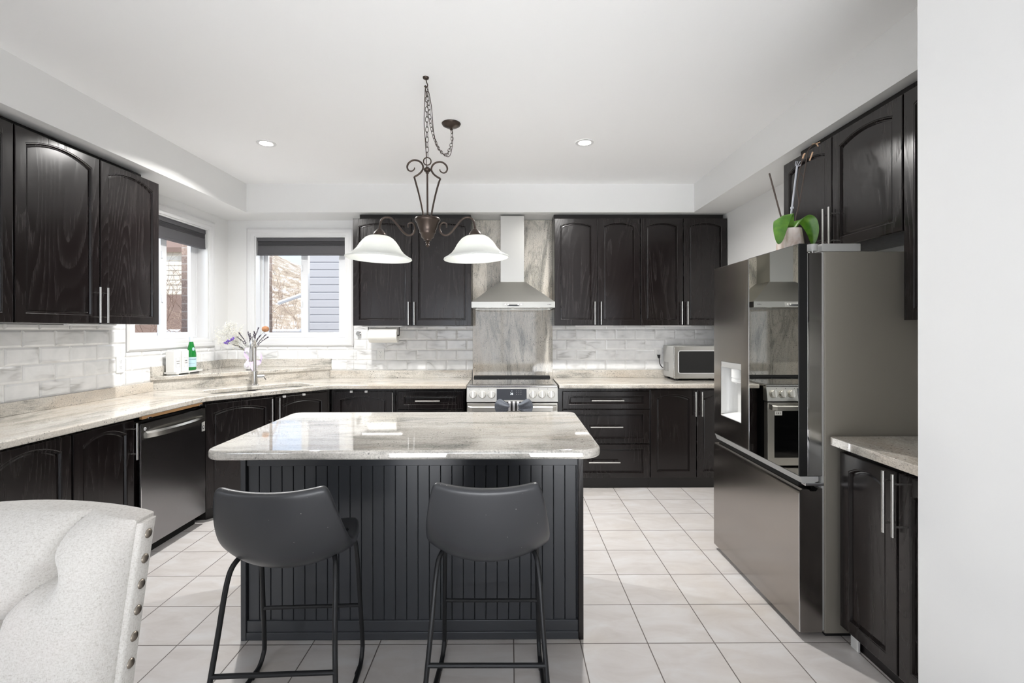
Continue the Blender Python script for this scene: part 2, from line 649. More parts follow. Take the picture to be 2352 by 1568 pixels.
def m_glass(name, rgb, rough=0.0):
    t = NT(name)
    tr = t.n('BsdfTransparent'); g = t.n('BsdfGlossy'); m = t.n('MixShader'); fr = t.n('LayerWeight')
    tr.inputs[0].default_value = rgb
    g.inputs['Roughness'].default_value = 0.02
    fr.inputs[0].default_value = 0.5
    t.put(m.inputs[0], t.math('ADD', t.math('MULTIPLY', t.math('POWER', fr.outputs['Facing'], 4.0), 0.25), 0.004)); t.l(tr.outputs[0], m.inputs[1]); t.l(g.outputs[0], m.inputs[2])
    t.l(m.outputs[0], t.out.inputs[0])
    return t.m
MAT['pane'] = m_glass('window_pane', (0.97, 0.98, 0.98, 1))
MAT['green_glass'] = plain('green_bottle_glass', (28, 148, 62), 0.04, 0.0, spec=0.8, trans=0.45, ior=1.45)
MAT['label_blue'] = plain('bottle_label', (186, 216, 226), 0.5)
MAT['cap_white'] = plain('bottle_foil', (214, 222, 226), 0.3)
MAT['ink_navy'] = plain('ink_navy', (22, 40, 70), 0.5)
MAT['porcelain'] = plain('white_porcelain', (240, 240, 241), 0.18)
MAT['ribbon'] = plain('lilac_ribbon', (214, 196, 230), 0.35, sheen=0.3)
MAT['paper'] = plain('paper_towel', (238, 237, 232), 0.9)

def m_blind():
    t = NT('grey_cellular_blind')
    t.set(color=srgb(82, 81, 84), rough=0.7)
    t.bump(t.noise(t.map(t.coord(), (300, 300, 300)), 1.0, 2), 0.1, 0.0005)
    return t.m
MAT['blind'] = m_blind()

def m_brick(name, a, b):
    t = NT(name)
    br = t.n('TexBrick')
    v = t.coord()
    s = t.n('SeparateXYZ'); t.l(v, s.inputs[0])
    cmb = t.n('CombineXYZ')
    t.put(cmb.inputs[0], t.math('ADD', s.outputs[0], s.outputs[1])); t.l(s.outputs[2], cmb.inputs[1])
    t.l(cmb.outputs[0], br.inputs['Vector'])
    br.inputs['Scale'].default_value = 1.0
    br.inputs['Brick Width'].default_value = 0.21
    br.inputs['Row Height'].default_value = 0.075
    br.inputs['Mortar Size'].default_value = 0.006
    br.inputs['Color1'].default_value = srgb(*a)
    br.inputs['Color2'].default_value = srgb(*b)
    br.inputs['Mortar'].default_value = srgb(150, 142, 134)
    c = t.mix(0.3, br.outputs['Color'], t.ramp(t.noise(v, 60, 3), [(0.3, srgb(70, 58, 54)), (0.7, srgb(170, 150, 136))]))
    t.set(color=c, rough=0.9)
    return t.m
MAT['brick'] = m_brick('house_brick', (134, 112, 100), (112, 94, 86))

def m_siding(name, rgb):
    t = NT(name)
    t.set(color=srgb(*rgb), rough=0.6)
    t.bump(t.noise(t.map(t.coord(), (6, 6, 120)), 1.0, 2), 0.08, 0.002)
    return t.m
MAT['siding_grey'] = m_siding('grey_siding', (184, 182, 182))
MAT['siding_cream'] = m_siding('cream_siding', (226, 216, 196))
MAT['roof'] = plain('brown_shingle', (134, 112, 100), 0.9)
MAT['bark'] = plain('pale_bark', (196, 176, 156), 0.9)
MAT['bark_dark'] = plain('dark_bark', (142, 118, 102), 0.9)
MAT['fence'] = plain('weathered_fence', (176, 158, 132), 0.85)
MAT['grey_wood'] = plain('grey_deck_wood', (140, 138, 134), 0.8)
def m_ground():
    t = NT('snowy_ground')
    n = t.noise(t.coord(), 0.9, 5, 0.6)
    t.set(color=t.ramp(n, [(0.42, srgb(168, 150, 128)), (0.52, srgb(232, 230, 228))]), rough=0.95)
    return t.m
MAT['ground'] = m_ground()
def m_hill():
    t = NT('dry_hillside')
    n = t.noise(t.coord(), 0.9, 8, 0.75)
    t.set(color=t.ramp(n, [(0.36, srgb(124, 108, 90)), (0.5, srgb(172, 156, 134)), (0.62, srgb(214, 208, 200))]), rough=0.95)
    return t.m
MAT['hill'] = m_hill()
def m_leaf():
    t = NT('orchid_leaf')
    n = t.noise(t.coord(), 30, 3)
    t.set(color=t.ramp(n, [(0.3, srgb(60, 108, 30)), (0.7, srgb(96, 142, 44))]), rough=0.35)
    return t.m
MAT['leaf'] = m_leaf()
MAT['moss'] = plain('dry_moss', (150, 118, 88), 0.95)
MAT['stem'] = plain('dry_stem', (78, 66, 60), 0.7)
MAT['stem_green'] = plain('grey_green_stem', (118, 120, 106), 0.8)
MAT['stem_pale'] = plain('pale_dry_stem', (190, 186, 172), 0.9)
MAT['stake'] = plain('clear_stake', (186, 188, 196), 0.25)
MAT['tip'] = plain('pale_tip', (214, 178, 146), 0.7)
def m_pot():
    t = NT('pink_white_pot')
    n = t.noise(t.map(t.coord(), (8, 8, 4)), 3.0, 4, 0.6, 0.8)
    t.set(color=t.ramp(n, [(0.35, srgb(206, 184, 170)), (0.55, srgb(232, 218, 210)), (0.7, srgb(240, 232, 228))]), rough=0.15)
    t.bump(n, 0.5, 0.004)
    return t.m
MAT['pot'] = m_pot()
MAT['lavender'] = plain('dark_lavender', (66, 58, 72), 0.9)
MAT['purple'] = plain('purple_statice', (126, 96, 186), 0.8)
MAT['breath'] = plain('babys_breath', (238, 236, 226), 0.9)
MAT['ball_flower'] = plain('brown_ball_flower', (176, 128, 92), 0.9)
def m_denim():
    t = NT('grey_blue_denim')
    n = t.noise(t.coord(), 420, 3, 0.7)
    t.set(color=t.ramp(n, [(0.35, srgb(66, 70, 77)), (0.6, srgb(116, 121, 130))]), rough=0.9)
    return t.m
MAT['denim'] = m_denim()
MAT['glitter'] = plain('silver_band', (190, 190, 194), 0.35, 0.4)
# ================================================================== SETTING
XL, XR, YB = -2.83, 2.06, 4.80
ZC, ZS = 2.766, 2.50
M().box(-3.0, 4.2, -6.4, 4.96, -0.12, 0.0).obj('floor', MAT['floor'], smooth=0)['kind'] = 'structure'
M().box(-3.0, 4.2, -6.4, 4.96, ZC, ZC + 0.15).obj('ceiling', MAT['ceiling'], smooth=0)['kind'] = 'structure'

def wall_with_hole(name, boxes, mat='wall'):
    m = M()
    for b in boxes:
        m.box(*b)
    return struct(m.obj(name, MAT[mat], smooth=0))

# window openings
LW = dict(a0=3.60, a1=4.49, z0=1.317, z1=2.345)     # left wall, along Y
BW = dict(a0=-2.56, a1=-1.646, z0=1.312, z1=2.343)  # back wall, along X
SW = dict(a0=-2.3, a1=-0.5, z0=0.65, z1=2.25)        # added side window behind the camera, lets the fill in
WT = 0.16
wl = wall_with_hole('wall_left', [
    (XL - WT, XL, -6.2, SW['a0'], 0, ZC), (XL - WT, XL, SW['a0'], SW['a1'], 0, SW['z0']), (XL - WT, XL, SW['a0'], SW['a1'], SW['z1'], ZC),
    (XL - WT, XL, SW['a1'], LW['a0'], 0, ZC), (XL - WT, XL, LW['a1'], YB + WT, 0, ZC),
    (XL - WT, XL, LW['a0'], LW['a1'], 0, LW['z0']), (XL - WT, XL, LW['a0'], LW['a1'], LW['z1'], ZC)])
wb = wall_with_hole('wall_back', [
    (XL, BW['a0'], YB, YB + WT, 0, ZC), (BW['a1'], XR + WT, YB, YB + WT, 0, ZC),
    (BW['a0'], BW['a1'], YB, YB + WT, 0, BW['z0']), (BW['a0'], BW['a1'], YB, YB + WT, BW['z1'], ZC)])
wall_with_hole('wall_right', [(XR, XR + WT, 1.40, YB, 0, ZC)])
# the thick white wall that ends the fridge alcove and runs back past the camera
wall_with_hole('wall_front_right', [(1.203, XR + WT, -6.2, 1.40, 0, ZC)])
wall_with_hole('wall_rear', [
    (XL - WT, -2.45, -6.2, -6.06, 0, ZC), (0.85, 1.203, -6.2, -6.06, 0, ZC), (-2.45, 0.85, -6.2, -6.06, 2.3, ZC)])
# soffit over the wall cabinets
m = M()
m.box(XL, XR, 4.465, YB, ZS, ZC)
m.box(XL, -2.46, 0.9, 4.465, ZS, ZC)
m.box(1.729, XR, 1.40, 4.465, ZS, ZC)
struct(m.obj('trim_1', MAT['wall'], smooth=0))

# exterior brick skin (seen in the window reveals) and a plain roof that shades the house
m = M()
bx0, bx1 = XL - WT - 0.10, XL - WT
m.box(bx0, bx1, -6.4, SW['a0'], -0.5, 3.0); m.box(bx0, bx1, SW['a1'], LW['a0'] - 0.03, -0.5, 3.0)
m.box(bx0, bx1, SW['a0'], SW['a1'], -0.5, SW['z0'] - .03); m.box(bx0, bx1, SW['a0'], SW['a1'], SW['z1'] + .03, 3.0)
m.box(bx0, bx1, LW['a1'] + 0.012, YB + WT + 0.10, -0.5, 3.0)
m.box(bx0, bx1, LW['a0'] - 0.03, LW['a1'] + 0.012, -0.5, LW['z0'] - 0.03); m.box(bx0, bx1, LW['a0'] - 0.03, LW['a1'] + 0.012, LW['z1'] + 0.03, 3.0)
by0, by1 = YB + WT, YB + WT + 0.12
m.box(bx1, BW['a0'] + 0.035, by0, by1, -0.5, 3.0); m.box(BW['a1'] + 0.03, XR + WT, by0, by1, -0.5, 3.0)
m.box(BW['a0'] + 0.035, BW['a1'] + 0.03, by0, by1, -0.5, BW['z0'] - 0.03); m.box(BW['a0'] + 0.035, BW['a1'] + 0.03, by0, by1, BW['z1'] + 0.03, 3.0)
struct(m.obj('wall_exterior', MAT['brick'], smooth=0))

# ------------------------------------------------------------------ windows
def window(name, O, rot, w, h, depth=0.16, label_mid=0.5):
    """local: x along the wall, y into the wall, z up from the bottom of the opening"""
    root = bpy.data.objects.new(name, None); root.location = O; root.rotation_euler = (0, 0, rot)
    root.empty_display_size = 0.05
    C.objects.link(root); root['kind'] = 'structure'
    cw = 0.078
    # moulded casing: stepped picture frame around the opening
    prof = [(0.0, 0.0), (0.0, -0.010), (0.012, -0.014), (0.030, -0.014), (0.038, -0.019), (0.062, -0.021), (0.070, -0.016), (cw, -0.012), (cw, 0.0)]
    m = M()
    lps = []
    for d, y in prof:
        lps.append([(-d, y, -d), (w + d, y, -d), (w + d, y, h + d), (-d, y, h + d)])
    m.loops(lps, False, False)
    m.obj('casing', MAT['trim'], root, world=False)
    # reveal lining
    m = M()
    t = 0.012
    m.box(0, t, 0, depth, 0, h); m.box(w - t, w, 0, depth, 0, h); m.box(t, w - t, 0, depth, h - t, h); m.box(t, w - t, 0, depth, 0, t)
    m.obj('reveal', MAT['trim'], root, world=False)
    # vinyl frame
    def ring(m, x0, x1, z0, z1, y0, y1, wl, wr, wbm, wt):
        m.box(x0, x0 + wl, y0, y1, z0, z1, 0.003); m.box(x1 - wr, x1, y0, y1, z0, z1, 0.003)
        m.box(x0 + wl - .002, x1 - wr + .002, y0, y1, z0, z0 + wbm, 0.003); m.box(x0 + wl - .002, x1 - wr + .002, y0, y1, z1 - wt, z1, 0.003)
    m = M()
    ring(m, t, w - t, t, h - t, depth - 0.065, depth, 0.022, 0.022, 0.022, 0.022)
    m.obj('frame', MAT['vinyl'], root, world=False)
    mid = w * label_mid
    m = M()
    ring(m, 0.034, mid + 0.03, 0.034, h - 0.034, depth - 0.032, depth - 0.006, 0.034, 0.03, 0.03, 0.03)
    f = m.obj('fixed_sash', MAT['vinyl'], root, world=False)
    M().box(0.05, mid + 0.01, depth - 0.021, depth - 0.016, 0.05, h - 0.05).obj('pane', MAT['pane'], f, world=False)
    m = M()
    ring(m, mid - 0.035, w - 0.034, 0.030, h - 0.034, depth - 0.064, depth - 0.034, 0.07, 0.072, 0.036, 0.036)
    s = m.obj('sliding_sash', MAT['vinyl'], root, world=False)
    M().box(mid + 0.015, w - 0.09, depth - 0.051, depth - 0.046, 0.05, h - 0.05).obj('pane', MAT['pane'], s, world=False)
    m = M()
    m.box(mid - 0.03, mid - 0.016, depth - 0.074, depth - 0.062, h * 0.31, h * 0.37, 0.002)
    m.box(mid - 0.03, mid - 0.016, depth - 0.074, depth - 0.062, h * 0.67, h * 0.73, 0.002)
    m.obj('latch', MAT['vinyl'], s, world=False)
    return root
window('window_1', (XL, LW['a0'], LW['z0']), R(90), LW['a1'] - LW['a0'], LW['z1'] - LW['z0'])
window('window_2', (BW['a0'], YB, BW['z0']), 0, BW['a1'] - BW['a0'], BW['z1'] - BW['z0'])

def simple_window(name, O, rot, w, h, n):
    root = bpy.data.objects.new(name, None); root.location = O; root.rotation_euler = (0, 0, rot); C.objects.link(root); root['kind'] = 'structure'
    m = M()
    m.box(-0.06, 0, -0.015, 0.14, -0.06, h + 0.06); m.box(w, w + 0.06, -0.015, 0.14, -0.06, h + 0.06)
    m.box(0, w, -0.015, 0.14, h, h + 0.06); m.box(0, w, -0.015, 0.14, -0.06, 0.0)
    for i in range(1, n):
        m.box(w * i / n - 0.03, w * i / n + 0.03, 0.03, 0.09, 0, h)
    m.obj('frame', MAT['trim'], root, world=False)
simple_window('window_3', (XL, SW['a0'], SW['z0']), R(90), 1.8, 1.6, 2)
simple_window('door_1', (0.85, -6.06, 0.06), R(180), 3.3, 2.18, 3)  # patio door frame added round the rear opening for the fill light

# ------------------------------------------------------------------ blinds
def blind(label, O, rot, w, z_top):
    root = thing('window_blind', label, 'blind', O, rot, 'raised blinds')
    m = M()
    m.box(0.004, w - 0.004, 0.012, 0.06, -0.038, 0, 0.004)
    m.obj('headrail', MAT['blind'], root, world=False)
    lps = []
    zz = -0.040
    pts = [(0.018, zz)]
    for i in range(5):
        pts += [(0.014, zz - 0.004), (0.020, zz - 0.008)]
        zz -= 0.008
    pts += [(0.016, zz - 0.006), (0.014, -0.155), (0.016, -0.160)]
    front = [(y, z) for y, z in pts]
    back = [(0.056, z) for y, z in reversed(pts)]
    prof = front + back
    m = M()
    m.loops([[(0.008, y, z) for y, z in prof], [(w - 0.008, y, z) for y, z in prof]])
    m.obj('pleats', MAT['blind'], root, world=False)
    M().box(0.006, w - 0.006, 0.012, 0.058, -0.176, -0.160, 0.003).obj('bottom_rail', MAT['blind'], root, world=False)
    m = M()
    for i in range(11):
        m.ico((0.013, 0.009, -0.05 - i * 0.007), 0.0026, 1)
    m.obj('bead_chain', MAT['grey_plastic'], root, world=False)
blind('charcoal pleated blind drawn up in the left wall window', (XL - 0.002, LW['a0'] + 0.012, LW['z1'] - 0.012), R(90), LW['a1'] - LW['a0'] - 0.024, 0)
blind('charcoal pleated blind drawn up in the window over the sink corner, back wall', (BW['a0'] + 0.012, YB + 0.002, BW['z1'] - 0.012), 0, BW['a1'] - BW['a0'] - 0.024, 0)

# ------------------------------------------------------------------ bevelled marble tile backsplash (parts of the walls)
def tiles(name, parent, regions, rot, O, phase, seed, holes=()):
    """regions: list of (x0,x1,z0,z1) in wall coordinates (x along the wall from O); rows start at z=0.995"""
    tw, th, g = 0.2, 0.102, 0.0022
    bm = bmesh.new()
    uvl = bm.loops.layers.uv.new('uv')
    rr = random.Random(seed)
    z_base = 0.995
    for (rx0, rx1, rz0, rz1) in regions:
        row = 0
        while z_base + row * th < rz1:
            za, zb = z_base + row * th, z_base + (row + 1) * th
            off = phase + (0.5 * tw if row % 2 else 0)
            k = math.floor((rx0 - off) / tw)
            while off + k * tw < rx1:
                xa, xb = off + k * tw, off + (k + 1) * tw
                rr.seed(seed * 7919 + row * 131 + k)
                du, dv = rr.uniform(0, 30), rr.uniform(0, 30)
                x0, x1 = max(xa, rx0), min(xb, rx1)
                z0, z1 = max(za, rz0), min(zb, rz1)
                k += 1
                if x1 - x0 < 0.006 or z1 - z0 < 0.006:
                    continue
                bw = 0.011
                il = x0 + g + (bw if x0 == xa else 0.0005); ir = x1 - g - (bw if x1 == xb else 0.0005)
                ib = z0 + g + (bw if z0 == za else 0.0005); it = z1 - g - (bw if z1 == zb else 0.0005)
                if ir <= il or it <= ib:
                    continue
                o = [(x0 + g, -0.004, z0 + g), (x1 - g, -0.004, z0 + g), (x1 - g, -0.004, z1 - g), (x0 + g, -0.004, z1 - g)]
                i = [(il, -0.0085, ib), (ir, -0.0085, ib), (ir, -0.0085, it), (il, -0.0085, it)]
                b = [(p[0], 0.0, p[2]) for p in o]
                vo = [bm.verts.new(p) for p in o]; vi = [bm.verts.new(p) for p in i]; vb = [bm.verts.new(p) for p in b]
                fs = [bm.faces.new(vi)]
                for q in range(4):
                    fs.append(bm.faces.new((vo[q], vo[(q + 1) % 4], vi[(q + 1) % 4], vi[q])))
                    fs.append(bm.faces.new((vb[q], vb[(q + 1) % 4], vo[(q + 1) % 4], vo[q])))
                for f in fs:
                    for lp in f.loops:
                        lp[uvl].uv = (lp.vert.co.x - xa + du, lp.vert.co.z - za + dv)
            row += 1
        # grout bed behind the tiles
    vs = [[(a, -0.003, c), (b, -0.003, c), (b, -0.003, d), (a, -0.003, d)] for a, b, c, d in regions]
    bmesh.ops.recalc_face_normals(bm, faces=bm.faces)
    for q in vs:
        f = bm.faces.new([bm.verts.new(p) for p in q])
        f.material_index = 1
        f.normal_update()
    mt = Matrix.Translation(O) @ Matrix.Rotation(rot, 4, 'Z')
    bm.transform(mt)
    me = bpy.data.meshes.new(name)
    bm.to_mesh(me); bm.free()
    me.materials.append(MAT['tile']); me.materials.append(MAT['grout'])
    o = bpy.data.objects.new(name, me)
    C.objects.link(o)
    return struct(o)
# left wall, x = Y coordinate
tiles('tile_backsplash', wl, [(1.0, 3.515, 0.995, 1.437), (3.515, 4.575, 0.995, 1.239), (4.575, 4.79, 0.995, 1.239)], R(90), (XL, 0, 0), 0.075, 3)
# back wall, x = X coordinate
tiles('tile_backsplash', wb, [(XL, -1.565, 0.995, 1.233), (-1.565, -0.362, 0.995, 1.438), (0.425, XR, 0.995, 1.438)], 0, (0, YB, 0), -0.034, 5)

# ================================================================== CABINETS
def door_mesh(x0, x1, z0, z1, t=0.02, fr=0.056, rise=0.032, depth=0.013, drawer=False):
    m = M()
    n = 14
    fb = fr * (0.75 if drawer else 0.95)
    ft = fb if drawer else fr * 1.35
    def inner(d, y):
        a0, a1 = x0 + fr + d, x1 - fr - d
        b0, b1 = z0 + fb + d, z1 - ft - d
        lp = [(a0, y, b0), (a1, y, b0)]
        for i in range(n + 1):
            s = i / n
            x = a1 + (a0 - a1) * s
            q = 2 * s - 1
            zz = b1 + (0 if drawer else rise * (1 - q * q))
            lp.append((x, y, zz))
        return lp
    def outer(d, y):
        a0, a1, b0, b1 = x0 + d, x1 - d, z0 + d, z1 - d
        lp = [(a0, y, b0), (a1, y, b0)]
        for i in range(n + 1):
            lp.append((a1 + (a0 - a1) * i / n, y, b1))
        return lp
    m.loops([outer(0, t), outer(0, 0.004), outer(0.0012, 0.0012), outer(0.004, 0.0), inner(-0.004, 0.0), inner(-0.001, 0.0022), inner(0.0015, 0.0022),
             inner(0.006, depth), inner(0.010, depth - 0.0005), inner(0.016, depth - 0.003), inner(0.020, depth - 0.003)], True, True)
    return m

def handle(parent, x, z, length=0.215, horizontal=False, proud=0.036, r=0.0065):
    m = M()
    if horizontal:
        m.cyl((x - length / 2, -proud, z), (x + length / 2, -proud, z), r, 14)
        for s in (-1, 1):
            m.cyl((x + s * length * 0.34, -proud, z), (x + s * length * 0.34, 0.001, z), r * 0.62, 10)
    else:
        m.cyl((x, -proud, z - length / 2), (x, -proud, z + length / 2), r, 14)
        for s in (-1, 1):
            m.cyl((x, -proud, z + s * length * 0.34), (x, 0.001, z + s * length * 0.34), r * 0.62, 10)
    return m.obj('handle', MAT['handle'], parent, world=False)

def cabinet(name, label, cat, O, rot, W, D, H, fronts, group=None, frieze=0, kick=0.0, inset=(0.0, 0.0), front_gap=0.0, kick_back=0.03, fr_back=0.07):
    """local frame: x left-to-right seen from the front, y into the cabinet (door face y=0), z up from the cabinet's bottom"""
    root = thing(name, label, cat, O, rot, group)
    M().box(inset[0], W - inset[1], 0.021, D, kick, H).obj('carcass', MAT['wood'], root, world=False)
    if frieze:
        M().box(inset[0] + 0.0, W - inset[1], fr_back, D, H, H + frieze).obj('frieze', MAT['wood_dark'], root, world=False)
    if kick:
        M().box(inset[0], W - inset[1], kick_back, D, 0.001, kick).obj('toe_kick', MAT['wood_dark'], root, world=False)
    for f in fronts:
        m = door_mesh(f['x0'], f['x1'], f['z0'], f['z1'], drawer=f.get('drawer', False), rise=f.get('rise', 0.032), fr=f.get('fr', 0.056))
        d = m.obj('drawer' if f.get('drawer') else 'door', MAT['wood'], root, world=False, smooth=12)
        if 'hx' in f:
            handle(d, f['hx'], f['hz'], f.get('hl', 0.215), f.get('drawer', False))
    return root

UZ0, UZ1 = 1.440, 2.448
UH = UZ1 - UZ0
UF = ZS - UZ1 - 0.002
hz = 0.006 + 0.108
# --- back wall uppers
cabinet('upper_cabinet', 'two-door espresso wall cabinet between the back window and the range hood', 'cabinet', (-1.476, 4.49, UZ0), 0, 1.115, 0.305, UH,
        [dict(x0=0, x1=0.548, z0=0, z1=UH, hx=0.528, hz=hz), dict(x0=0.560, x1=1.115, z0=0, z1=UH, hx=0.582, hz=hz)], 'espresso wall cabinets', UF, 0, (0.045, 0.012))
cabinet('upper_cabinet', 'two-door espresso wall cabinet just right of the range hood', 'cabinet', (0.421, 4.49, UZ0), 0, 0.812, 0.305, UH,
        [dict(x0=0, x1=0.403, z0=0, z1=UH, hx=0.376, hz=hz), dict(x0=0.410, x1=0.809, z0=0, z1=UH, hx=0.434, hz=hz)], 'espresso wall cabinets', UF, 0, (0.0, 0.0))
cabinet('upper_cabinet', 'two-door espresso wall cabinet over the microwave, in the corner by the fridge', 'cabinet', (1.236, 4.49, UZ0), 0, 0.819, 0.305, UH,
        [dict(x0=0, x1=0.399, z0=0, z1=UH, hx=0.378, hz=hz), dict(x0=0.406, x1=0.817, z0=0, z1=UH, hx=0.432, hz=hz)], 'espresso wall cabinets', UF, 0, (0.0, 0.012))
# --- left wall uppers (rot 90: local x = +Y)
cabinet('upper_cabinet', 'two-door espresso wall cabinet on the left wall, at the edge of the left window', 'cabinet', (-2.515, 2.436, UZ0), R(90), 0.995, 0.313, UH,
        [dict(x0=0, x1=0.500, z0=0, z1=UH, hx=0.462, hz=hz, rise=0.045), dict(x0=0.508, x1=0.995, z0=0, z1=UH, hx=0.517, hz=hz, rise=0.045)], 'espresso wall cabinets', UF, 0, (0.0, 0.05), fr_back=0.09)
cabinet('upper_cabinet', 'espresso wall cabinet on the left wall cut off by the photo edge', 'cabinet', (-2.515, 1.44, UZ0), R(90), 0.99, 0.313, UH,
        [dict(x0=0, x1=0.49, z0=0, z1=UH, hx=0.462, hz=hz, rise=0.045), dict(x0=0.498, x1=0.988, z0=0, z1=UH, hx=0.524, hz=hz, rise=0.045)], 'espresso wall cabinets', UF, 0, (0.0, 0.0), fr_back=0.09)
# --- right wall uppers (rot -90: local x = -Y)
OH = UZ1 - 1.838
cabinet('upper_cabinet', 'short espresso wall cabinet mounted over the fridge', 'cabinet', (1.752, 3.042, 1.838), R(-90), 0.926, 0.307, OH,
        [dict(x0=0, x1=0.453, z0=0, z1=OH, hx=0.438, hz=0.112), dict(x0=0.460, x1=0.922, z0=0, z1=OH, hx=0.487, hz=0.112)], 'espresso wall cabinets', UF, 0, (0.10, 0.0), fr_back=0.05)
cabinet('upper_cabinet', 'tall espresso wall cabinet beside the fridge, half hidden by the white wall', 'cabinet', (1.752, 2.113, UZ0), R(-90), 0.70, 0.307, UH,
        [dict(x0=0, x1=0.345, z0=0, z1=UH, hx=0.325, hz=hz), dict(x0=0.352, x1=0.70, z0=0, z1=UH, hx=0.374, hz=hz)], 'espresso wall cabinets', UF, 0, (0.0, 0.0), fr_back=0.05)

# --- base cabinets
BH = 0.882
YF = 4.19
cabinet('base_cabinet', 'espresso base cabinet with three drawers, right of the range', 'cabinet', (0.425, YF, 0), 0, 0.808, 0.605, BH,
        [dict(x0=0.038, x1=0.806, z0=0.704, z1=0.857, drawer=True, hx=0.430, hz=0.780, hl=0.283),
         dict(x0=0.038, x1=0.806, z0=0.399, z1=0.697, drawer=True, hx=0.420, hz=0.548, hl=0.283),
         dict(x0=0.038, x1=0.806, z0=0.097, z1=0.391, drawer=True, hx=0.400, hz=0.240, hl=0.275)], 'espresso base cabinets', 0, 0.09)
cabinet('base_cabinet', 'two-door espresso base cabinet under the microwave', 'cabinet', (1.234, YF, 0), 0, 0.82, 0.605, BH,
        [dict(x0=0.004, x1=0.405, z0=0.097, z1=0.868, hx=0.390, hz=0.747), dict(x0=0.412, x1=0.815, z0=0.097, z1=0.868, hx=0.446, hz=0.747)], 'espresso base cabinets', 0, 0.09)
cabinet('base_cabinet', 'espresso base cabinet with drawers, left of the range', 'cabinet', (-1.000, YF, 0), 0, 0.60, 0.605, BH,
        [dict(x0=0.014, x1=0.590, z0=0.704, z1=0.857, drawer=True, hx=0.282, hz=0.780, hl=0.215),
         dict(x0=0.014, x1=0.590, z0=0.399, z1=0.697, drawer=True, hx=0.30, hz=0.548, hl=0.215),
         dict(x0=0.014, x1=0.590, z0=0.097, z1=0.391, drawer=True, hx=0.30, hz=0.240, hl=0.215)], 'espresso base cabinets', 0, 0.09)
sc_ = cabinet('base_cabinet', 'single-door espresso base cabinet between the sink corner and the left drawers', 'cabinet', (-1.572, YF, 0), 0, 0.57, 0.605, BH,
        [dict(x0=0.025, x1=0.538, z0=0.097, z1=0.862, hx=0.548, hz=0.747)], 'espresso base cabinets', 0, 0.09)
# diagonal sink cabinet
A, B = Vector((-2.222, 3.466)), Vector((-1.572, 4.19))
dv = (B - A); DL = dv.length; dang = math.atan2(dv.y, dv.x)
root = thing('sink_cabinet', 'diagonal two-door espresso sink cabinet under the corner sink', 'cabinet', (A.x, A.y, 0), dang)
nrm = Vector((-dv.y, dv.x)).normalized()
m = M()
poly = [(A + nrm * 0.022), (B + nrm * 0.022), Vector((-1.572, 4.79)), Vector((-2.82, 4.79)), Vector((-2.82, 3.466))]
m.prism([tuple(p) for p in poly], 0.09, 0.66)
# upper front rail keeps the basin space open
p0, p1 = A + nrm * 0.022, B + nrm * 0.022
q1, q0 = B + nrm * 0.05, A + nrm * 0.05
m.prism([tuple(p0), tuple(p1), tuple(q1), tuple(q0)], 0.66, BH)
m.obj('carcass', MAT['wood'], root)
m = M().prism([tuple(A + nrm * 0.06 + dv.normalized() * 0.03), tuple(B + nrm * 0.06), (-1.572, 4.70), (-2.7, 4.70), (-2.7, 3.50)], 0.001, 0.09)
m.obj('toe_kick', MAT['wood_dark'], root)
for xa, xb, hx in ((0.012, 0.485, 0.468), (0.502, DL - 0.03, 0.524)):
    d = door_mesh(xa, xb, 0.097, 0.862).obj('door', MAT['wood'], root, world=False, smooth=12)
    handle(d, hx, 0.747)
for px in (0.575, 0.735):
    M().box(px - 0.012, px + 0.012, -0.004, 0.012, 0.850, 0.868, 0.002).obj('door_catch', MAT['white_plastic'], root, world=False)
for px in (0.18, 0.31):
    M().box(px - 0.012, px + 0.012, -0.004, 0.012, 0.850, 0.868, 0.002).obj('door_catch', MAT['white_plastic'], sc_, world=False)
# left wall base cabinets
XF = -2.225
cabinet('base_cabinet', 'single-door espresso base cabinet left of the dishwasher', 'cabinet', (XF, 2.437, 0), R(90), 0.408, 0.59, BH,
        [dict(x0=0.002, x1=0.398, z0=0.097, z1=0.868, hx=0.372, hz=0.747, rise=0.045)], 'espresso base cabinets', 0, 0.09)
cabinet('base_cabinet', 'espresso base cabinet behind the cream dining chair', 'cabinet', (XF, 1.60, 0), R(90), 0.835, 0.59, BH,
        [dict(x0=0.002, x1=0.414, z0=0.097, z1=0.868, hx=0.385, hz=0.747, rise=0.045), dict(x0=0.420, x1=0.831, z0=0.097, z1=0.868, hx=0.445, hz=0.63, rise=0.045)], 'espresso base cabinets', 0, 0.09)
# right near base cabinet (rot -90)
rb = cabinet('base_cabinet', 'two-door espresso base cabinet between the fridge and the white wall', 'cabinet', (1.462, 2.108, 0), R(-90), 0.69, 0.59, BH,
        [dict(x0=0.0, x1=0.312, z0=0.088, z1=0.858, hx=0.292, hz=0.742, hl=0.235), dict(x0=0.318, x1=0.66, z0=0.088, z1=0.858, hx=0.338, hz=0.742, hl=0.235)],
        'espresso base cabinets', 0, 0.088, kick_back=0.06)
M().box(1.505, 1.513, 2.055, 2.10, 0.001, 0.07).obj('kick_shim', MAT['white_plastic'], rb)

